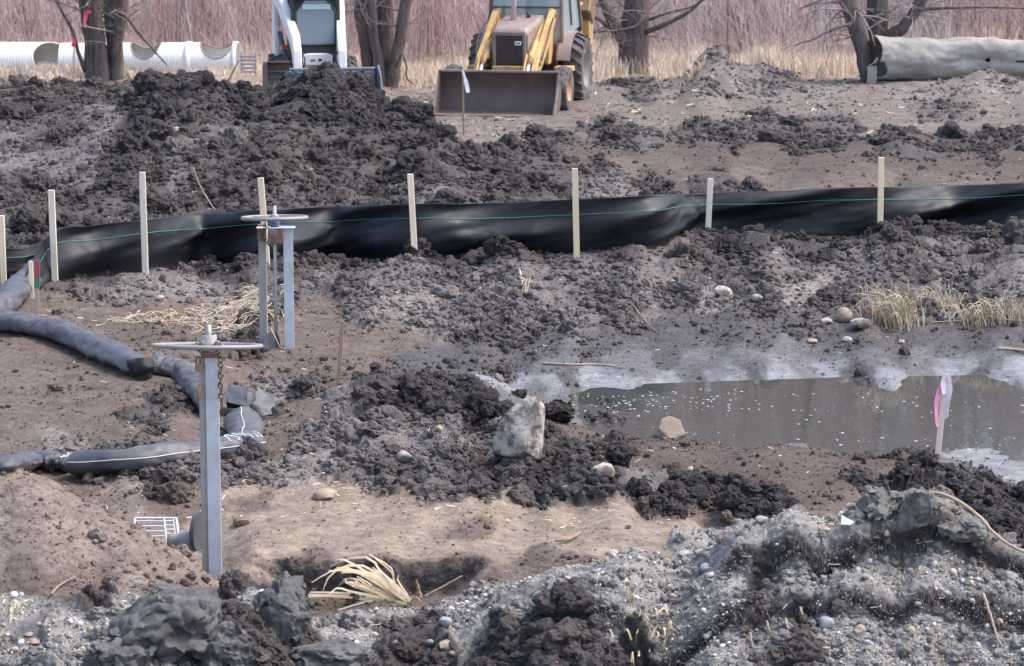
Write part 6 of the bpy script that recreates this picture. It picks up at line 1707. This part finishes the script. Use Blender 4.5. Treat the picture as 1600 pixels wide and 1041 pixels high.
def tuft(label, u, v, w, h, n, seed, m=m_straw, droop=.5, bw=.012, side=0.0, name='dry_grass_tuft', green=0):
    p = G(u, v); s = F / p.y; rt = empty(name, p, 0, label, 'grass tuft'); rd = random.Random(seed); mb = MB(); mg_ = MB()
    for k in range(n):
        x0 = rd.gauss(0, w / 4.2); y0 = rd.gauss(0, .10)
        hh = h * rd.uniform(.35, 1.05); dx = rd.gauss(side, .5) * hh
        zz = zat(p.x + x0 / s, p.y + y0) - p.z
        a = Vector((x0 / s, y0, zz)); b = a + Vector((dx * .4 / s, rd.gauss(0, .04), hh * .75 / s)); c = a + Vector((dx / s, rd.gauss(0, .08), hh * (1 - droop * abs(rd.gauss(0, .6))) / s)); 
        blade(mg_ if rd.random() < green else mb, [a, b, c], bw)
    mb.build('blades', m, rt)
    if mg_.v: mg_.build('green_blades', m_gb, rt)
    return rt
def flat_straw(label, u, v, wx, wy, n, seed):
    p = G(u, v); rt = empty('matted_straw', p, 0, label, 'straw'); rd = random.Random(seed); mbs = [MB(), MB()]
    for k in range(n):
        x0 = rd.gauss(0, wx * .5); y0 = rd.gauss(0, wy * .5); a = rd.random() * 6.283; L_ = rd.uniform(.08, .30); cv = rd.gauss(0, .25)
        q = []
        for t in (-.5, 0, .5):
            x = x0 + math.cos(a) * L_ * t - math.sin(a) * cv * L_ * (t == 0); y = y0 + math.sin(a) * L_ * t + math.cos(a) * cv * L_ * (t == 0)
            q.append(Vector((x, y, zat(p.x + x, p.y + y) - p.z + .01 + (rd.uniform(.0, .07) if t == 0 else rd.uniform(-.01, .05)))))
        blade(mbs[k % 2], q, .0055)
    mbs[0].build('blades', m_dryst, rt); mbs[1].build('pale_blades', m_dryst2, rt)
tuft('tall tangled dry grass tuft on the bank above the pond', 1395, 506, 84, 62, 230, 1, m_dryst, droop=.9, bw=.008, green=.05)
tuft('bleached dry grass growing at the right edge above the pond', 1555, 497, 150, 34, 330, 2, m_dryst, droop=1.1, bw=.007, green=.06)
tuft('sparse dry grass between the two clumps on the far bank', 1470, 480, 100, 34, 110, 3, m_dryst, droop=.9, bw=.007)
flat_straw('patch of matted straw behind the far slide gate', 368, 492, .42, .75, 420, 4)
tuft('thin forked weed stalks on the bank in the middle', 818, 458, 16, 44, 9, 5, m_straw2, droop=.4, bw=.014)
tuft('pale broken blades hanging on the front ledge of the gravel bank', 1010, 1000, 110, 26, 46, 6, m_straw, droop=1.6, bw=.012, green=.06)
tuft('fine pale stems at the left picture edge by the pebbles', 20, 962, 46, 36, 12, 7, m_straw2, droop=.8)
flat_straw('thin scatter of dry straw in the bare soil left of the far slide gate', 235, 500, .5, .3, 110, 8)
tuft('wispy dry grass on the mound right of the thick tree', 1085, 118, 50, 26, 40, 9, m_straw, droop=.6, bw=.016)

def stick(label, pts, r0, r1, m=m_root, name='stick', lift=.012, depth=None):
    if depth is None:
        q = [G(u, v) + Vector((0, -.01, lift)) for u, v in pts]
    else:
        q = [PD(u, v, depth + dd) for u, v, dd in pts]
    q0 = q[0]; lp = limb_pts([p - q0 for p in q], 26, .002, 5)
    rt = MB().tube(lp, list(np.linspace(r0, r1, 26)), 7).build(name, m, smooth=True); rt.location = q0
    return tag(rt, label, 'root' if name == 'root' else 'stick')
gy = G(1452, 780).y
stick('long pale root arching off the right bank over the black earth', [(1440, 770, 0), (1470, 772, -.1), (1500, 785, -.2), (1528, 806, -.25), (1550, 830, -.3), (1575, 850, -.3), (1612, 868, -.3)], .013, .010, name='root', depth=gy - .1)
gy = G(1540, 940).y
stick('pale straight stalk hanging down at the lower right corner', [(1536, 928, -.05), (1548, 962, -.15), (1560, 1000, -.25), (1592, 1046, -.4)], .010, .006, depth=gy)
stick('long thin dry stick lying on the wet mud left of the pond', [(848, 569), (890, 571), (935, 571), (976, 576)], .012, .006)
stick('thin curved twig lying on the bank below the fence', [(975, 462), (990, 480), (1010, 505), (1025, 520)], .012, .006, m_stick)
stick('flat weathered stick at the right edge by the shore', [(1560, 546), (1585, 548), (1620, 552)], .02, .016)
stick('pale thin stick across the far bank grass', [(1455, 505), (1500, 503), (1550, 500), (1605, 504)], .008, .006)
stick('brown stick leaning on the dirt at the left of the foreground', [(80, 935), (95, 920), (118, 908)], .010, .006, m_stick, lift=.03)
stick('short bent pale root in the pebbles at lower left', [(72, 985), (73, 972), (80, 962)], .008, .006, lift=.02)
stick('stub of brown branch on the tan flat near the gravel bank', [(868, 850), (888, 848), (906, 838)], .013, .015, m_stick, lift=.03)
stick('dead stick poking up behind the dirt pile at the left', [(352, 138, 0), (360, 120, 0), (374, 94, 0)], .02, .012, m_stick, depth=52.2)
stick('dry twig lying right of the short weathered lath', [(560, 612), (590, 612), (622, 613)], .010, .008)
stick('pale twig standing on the dirt pile left of the far gate', [(302, 262, 0), (312, 290, 0), (335, 328, 0)], .010, .012, depth=G(335, 330).y)
stick('straw stalk pointing right beside the dry grass tuft', [(664, 932, 0), (690, 918, 0), (722, 900, 0)], .010, .006, depth=tf.y - .1)
stick('splintered lath end sticking up right of the dry grass tuft', [(656, 934, 0), (653, 918, 0), (650, 906, 0)], .022, .006, m_stick, depth=tf.y)
for k, (u, v, L_) in enumerate(((1172, 1012, 46), (1198, 986, 30), (1227, 982, 30), (1250, 960, 22))):
    stick(('pale root hanging at the bottom centre right of the dry blades', 'short pale root over the dark undercut, left of a pair', 'short pale root over the dark undercut, right of a pair', 'thin root fibre on the shaded face of the gravel bank')[k],
          [(u, v - L_ / 2, 0), (u + 4, v, -.04), (u + 8, v + L_ / 2, -.02)], .007, .006, name='root', depth=G(u, v).y - .05)
# flattened straw and litter strewn over the field and banks
def litter(name, n, weight, seed, llo, lhi, w, cols):
    r = np.random.default_rng(seed); cs = np.cumsum((weight * ((np.abs(GA) < .206) & (GY > 15.6) & (GY < 68))).ravel().astype(np.float64))
    pk = np.searchsorted(cs, r.random(n) * cs[-1]); X = SX.ravel()[pk]; Y = SY.ravel()[pk]; Q = ZG.ravel()[pk]
    a = r.random(n) * 6.28; L_ = r.uniform(llo, lhi, n) * (.7 + Y / 70); tl = r.normal(0, .18, n); cv = r.normal(0, .15, n) * L_
    V = []
    for t in (-.5, 0, .5):
        cx = X + np.cos(a) * L_ * t - np.sin(a) * cv * (t == 0); cy = Y + np.sin(a) * L_ * t + np.cos(a) * cv * (t == 0); cz = Q + .012 + tl * L_ * t
        for s_ in (-1, 1): V.append(np.stack([cx - np.sin(a) * w * s_ / 2, cy + np.cos(a) * w * s_ / 2, cz + .35 * w * s_], 1))
    V = np.stack(V, 1); Fc = (np.array([(0, 1, 3, 2), (2, 3, 5, 4)])[None] + (np.arange(n) * 6)[:, None, None]).reshape(-1, 4)
    C = np.array(cols)[r.integers(0, len(cols), n)] * r.uniform(.7, 1.2, n)[:, None]
    return tag(mesh_np(name, V.reshape(-1, 3), Fc, m_grass, attrs={'soil': np.repeat(C, 6, 0).astype(np.float32)}), kind='stuff')
pal = np.clip((ALB[..., 0] - .10) / .1, 0, 1) * (ROUGH > .7)
litter('strewn_straw', 2600, (pal * .8 + .10) * area * (GY > 22), 41, .02, .075, .0045, STRAW + [(.25, .17, .12), (.2, .15, .12)])
litter('field_litter', 1500, pal * (GY > 48) * (GY < 63), 42, .04, .16, .012, STRAW[:2] + [(.3, .22, .16)] * 3 + [(.22, .15, .12), (.3, .2, .15), (.16, .12, .1)])
# roots hanging from the broken edges of the peat
_face = GRAV * np.clip(.80 - _nz, 0, 1) * np.clip(fbm(GX * 5, GT * 5, 2, 3) * 3 + .3, 0, 1) * (GY < 20.5) * (np.abs(GA) < .206)
r = np.random.default_rng(51); cs = np.cumsum((_face * (GY > 15.6)).ravel()); n = 1300
pk = np.searchsorted(cs, r.random(n) * cs[-1]); X = SX.ravel()[pk]; Y = SY.ravel()[pk] - .012; Q = ZG.ravel()[pk]
L_ = .02 + .05 * r.pareto(3.0, n); L_ = np.clip(L_, 0, .2); w_ = r.uniform(.0008, .0026, n); dx = r.normal(0, .45, n) * L_; V = []
for t in (0, .35, .7, 1.0):
    for s_ in (-1, 1): V.append(np.stack([X + dx * t * t + s_ * w_ * (1.1 - t), Y - .02 * np.sin(3.1 * t), Q + .02 - L_ * t], 1))
V = np.stack(V, 1); Fc = (np.array([(0, 1, 3, 2), (2, 3, 5, 4), (4, 5, 7, 6)])[None] + (np.arange(n) * 8)[:, None, None]).reshape(-1, 4)
C = np.array([(.10, .085, .08), (.14, .115, .10), (.24, .20, .17), (.07, .06, .057)])[r.integers(0, 4, n)]
tag(mesh_np('hanging_roots', V.reshape(-1, 3), Fc, m_grass, attrs={'soil': np.repeat(C, 8, 0).astype(np.float32)}), kind='stuff')
litter('root_hairs', 1500, GRAV * (GY < 20.5), 43, .03, .12, .004, [(.35, .27, .2), (.2, .15, .12), (.45, .38, .3)])

# ------------------------------------------------------------------ groups of like things, and parts too fine to pick apart
_groups = {'survey_stake': 'survey stakes and laths standing about the site', 'culvert_pipe': 'corrugated pipes laid at the back of the field', 'filter_sock': 'filter socks lying in the left of the site',
           'bare_tree': 'bare trees along the back of the field', 'slide_gate': 'steel slide gates in the left of the site', 'gate_chain': 'rusty chains on the slide gates', 'stone': 'loose stones lying on the soil',
           'rock': 'rocks lying on the soil', 'dry_grass_tuft': 'tufts of dry grass', 'matted_straw': 'patches of flattened straw', 'peat_block': 'peat blocks at the bottom of the picture', 'crust_block': 'crusted blocks topping the right bank',
           'soil_clod': 'large single clods', 'stick': 'sticks and stalks lying about', 'root': 'roots sticking out of the banks', 'silt_fence': 'silt fence'}
for o in bpy.data.objects:
    nm = o.name.split('.')[0]
    if o.parent is None and nm in _groups: o['group'] = _groups[nm]
    if o.parent is not None and nm in ('blades', 'green_blades', 'pale_blades', 'twigs'): o['kind'] = 'stuff'
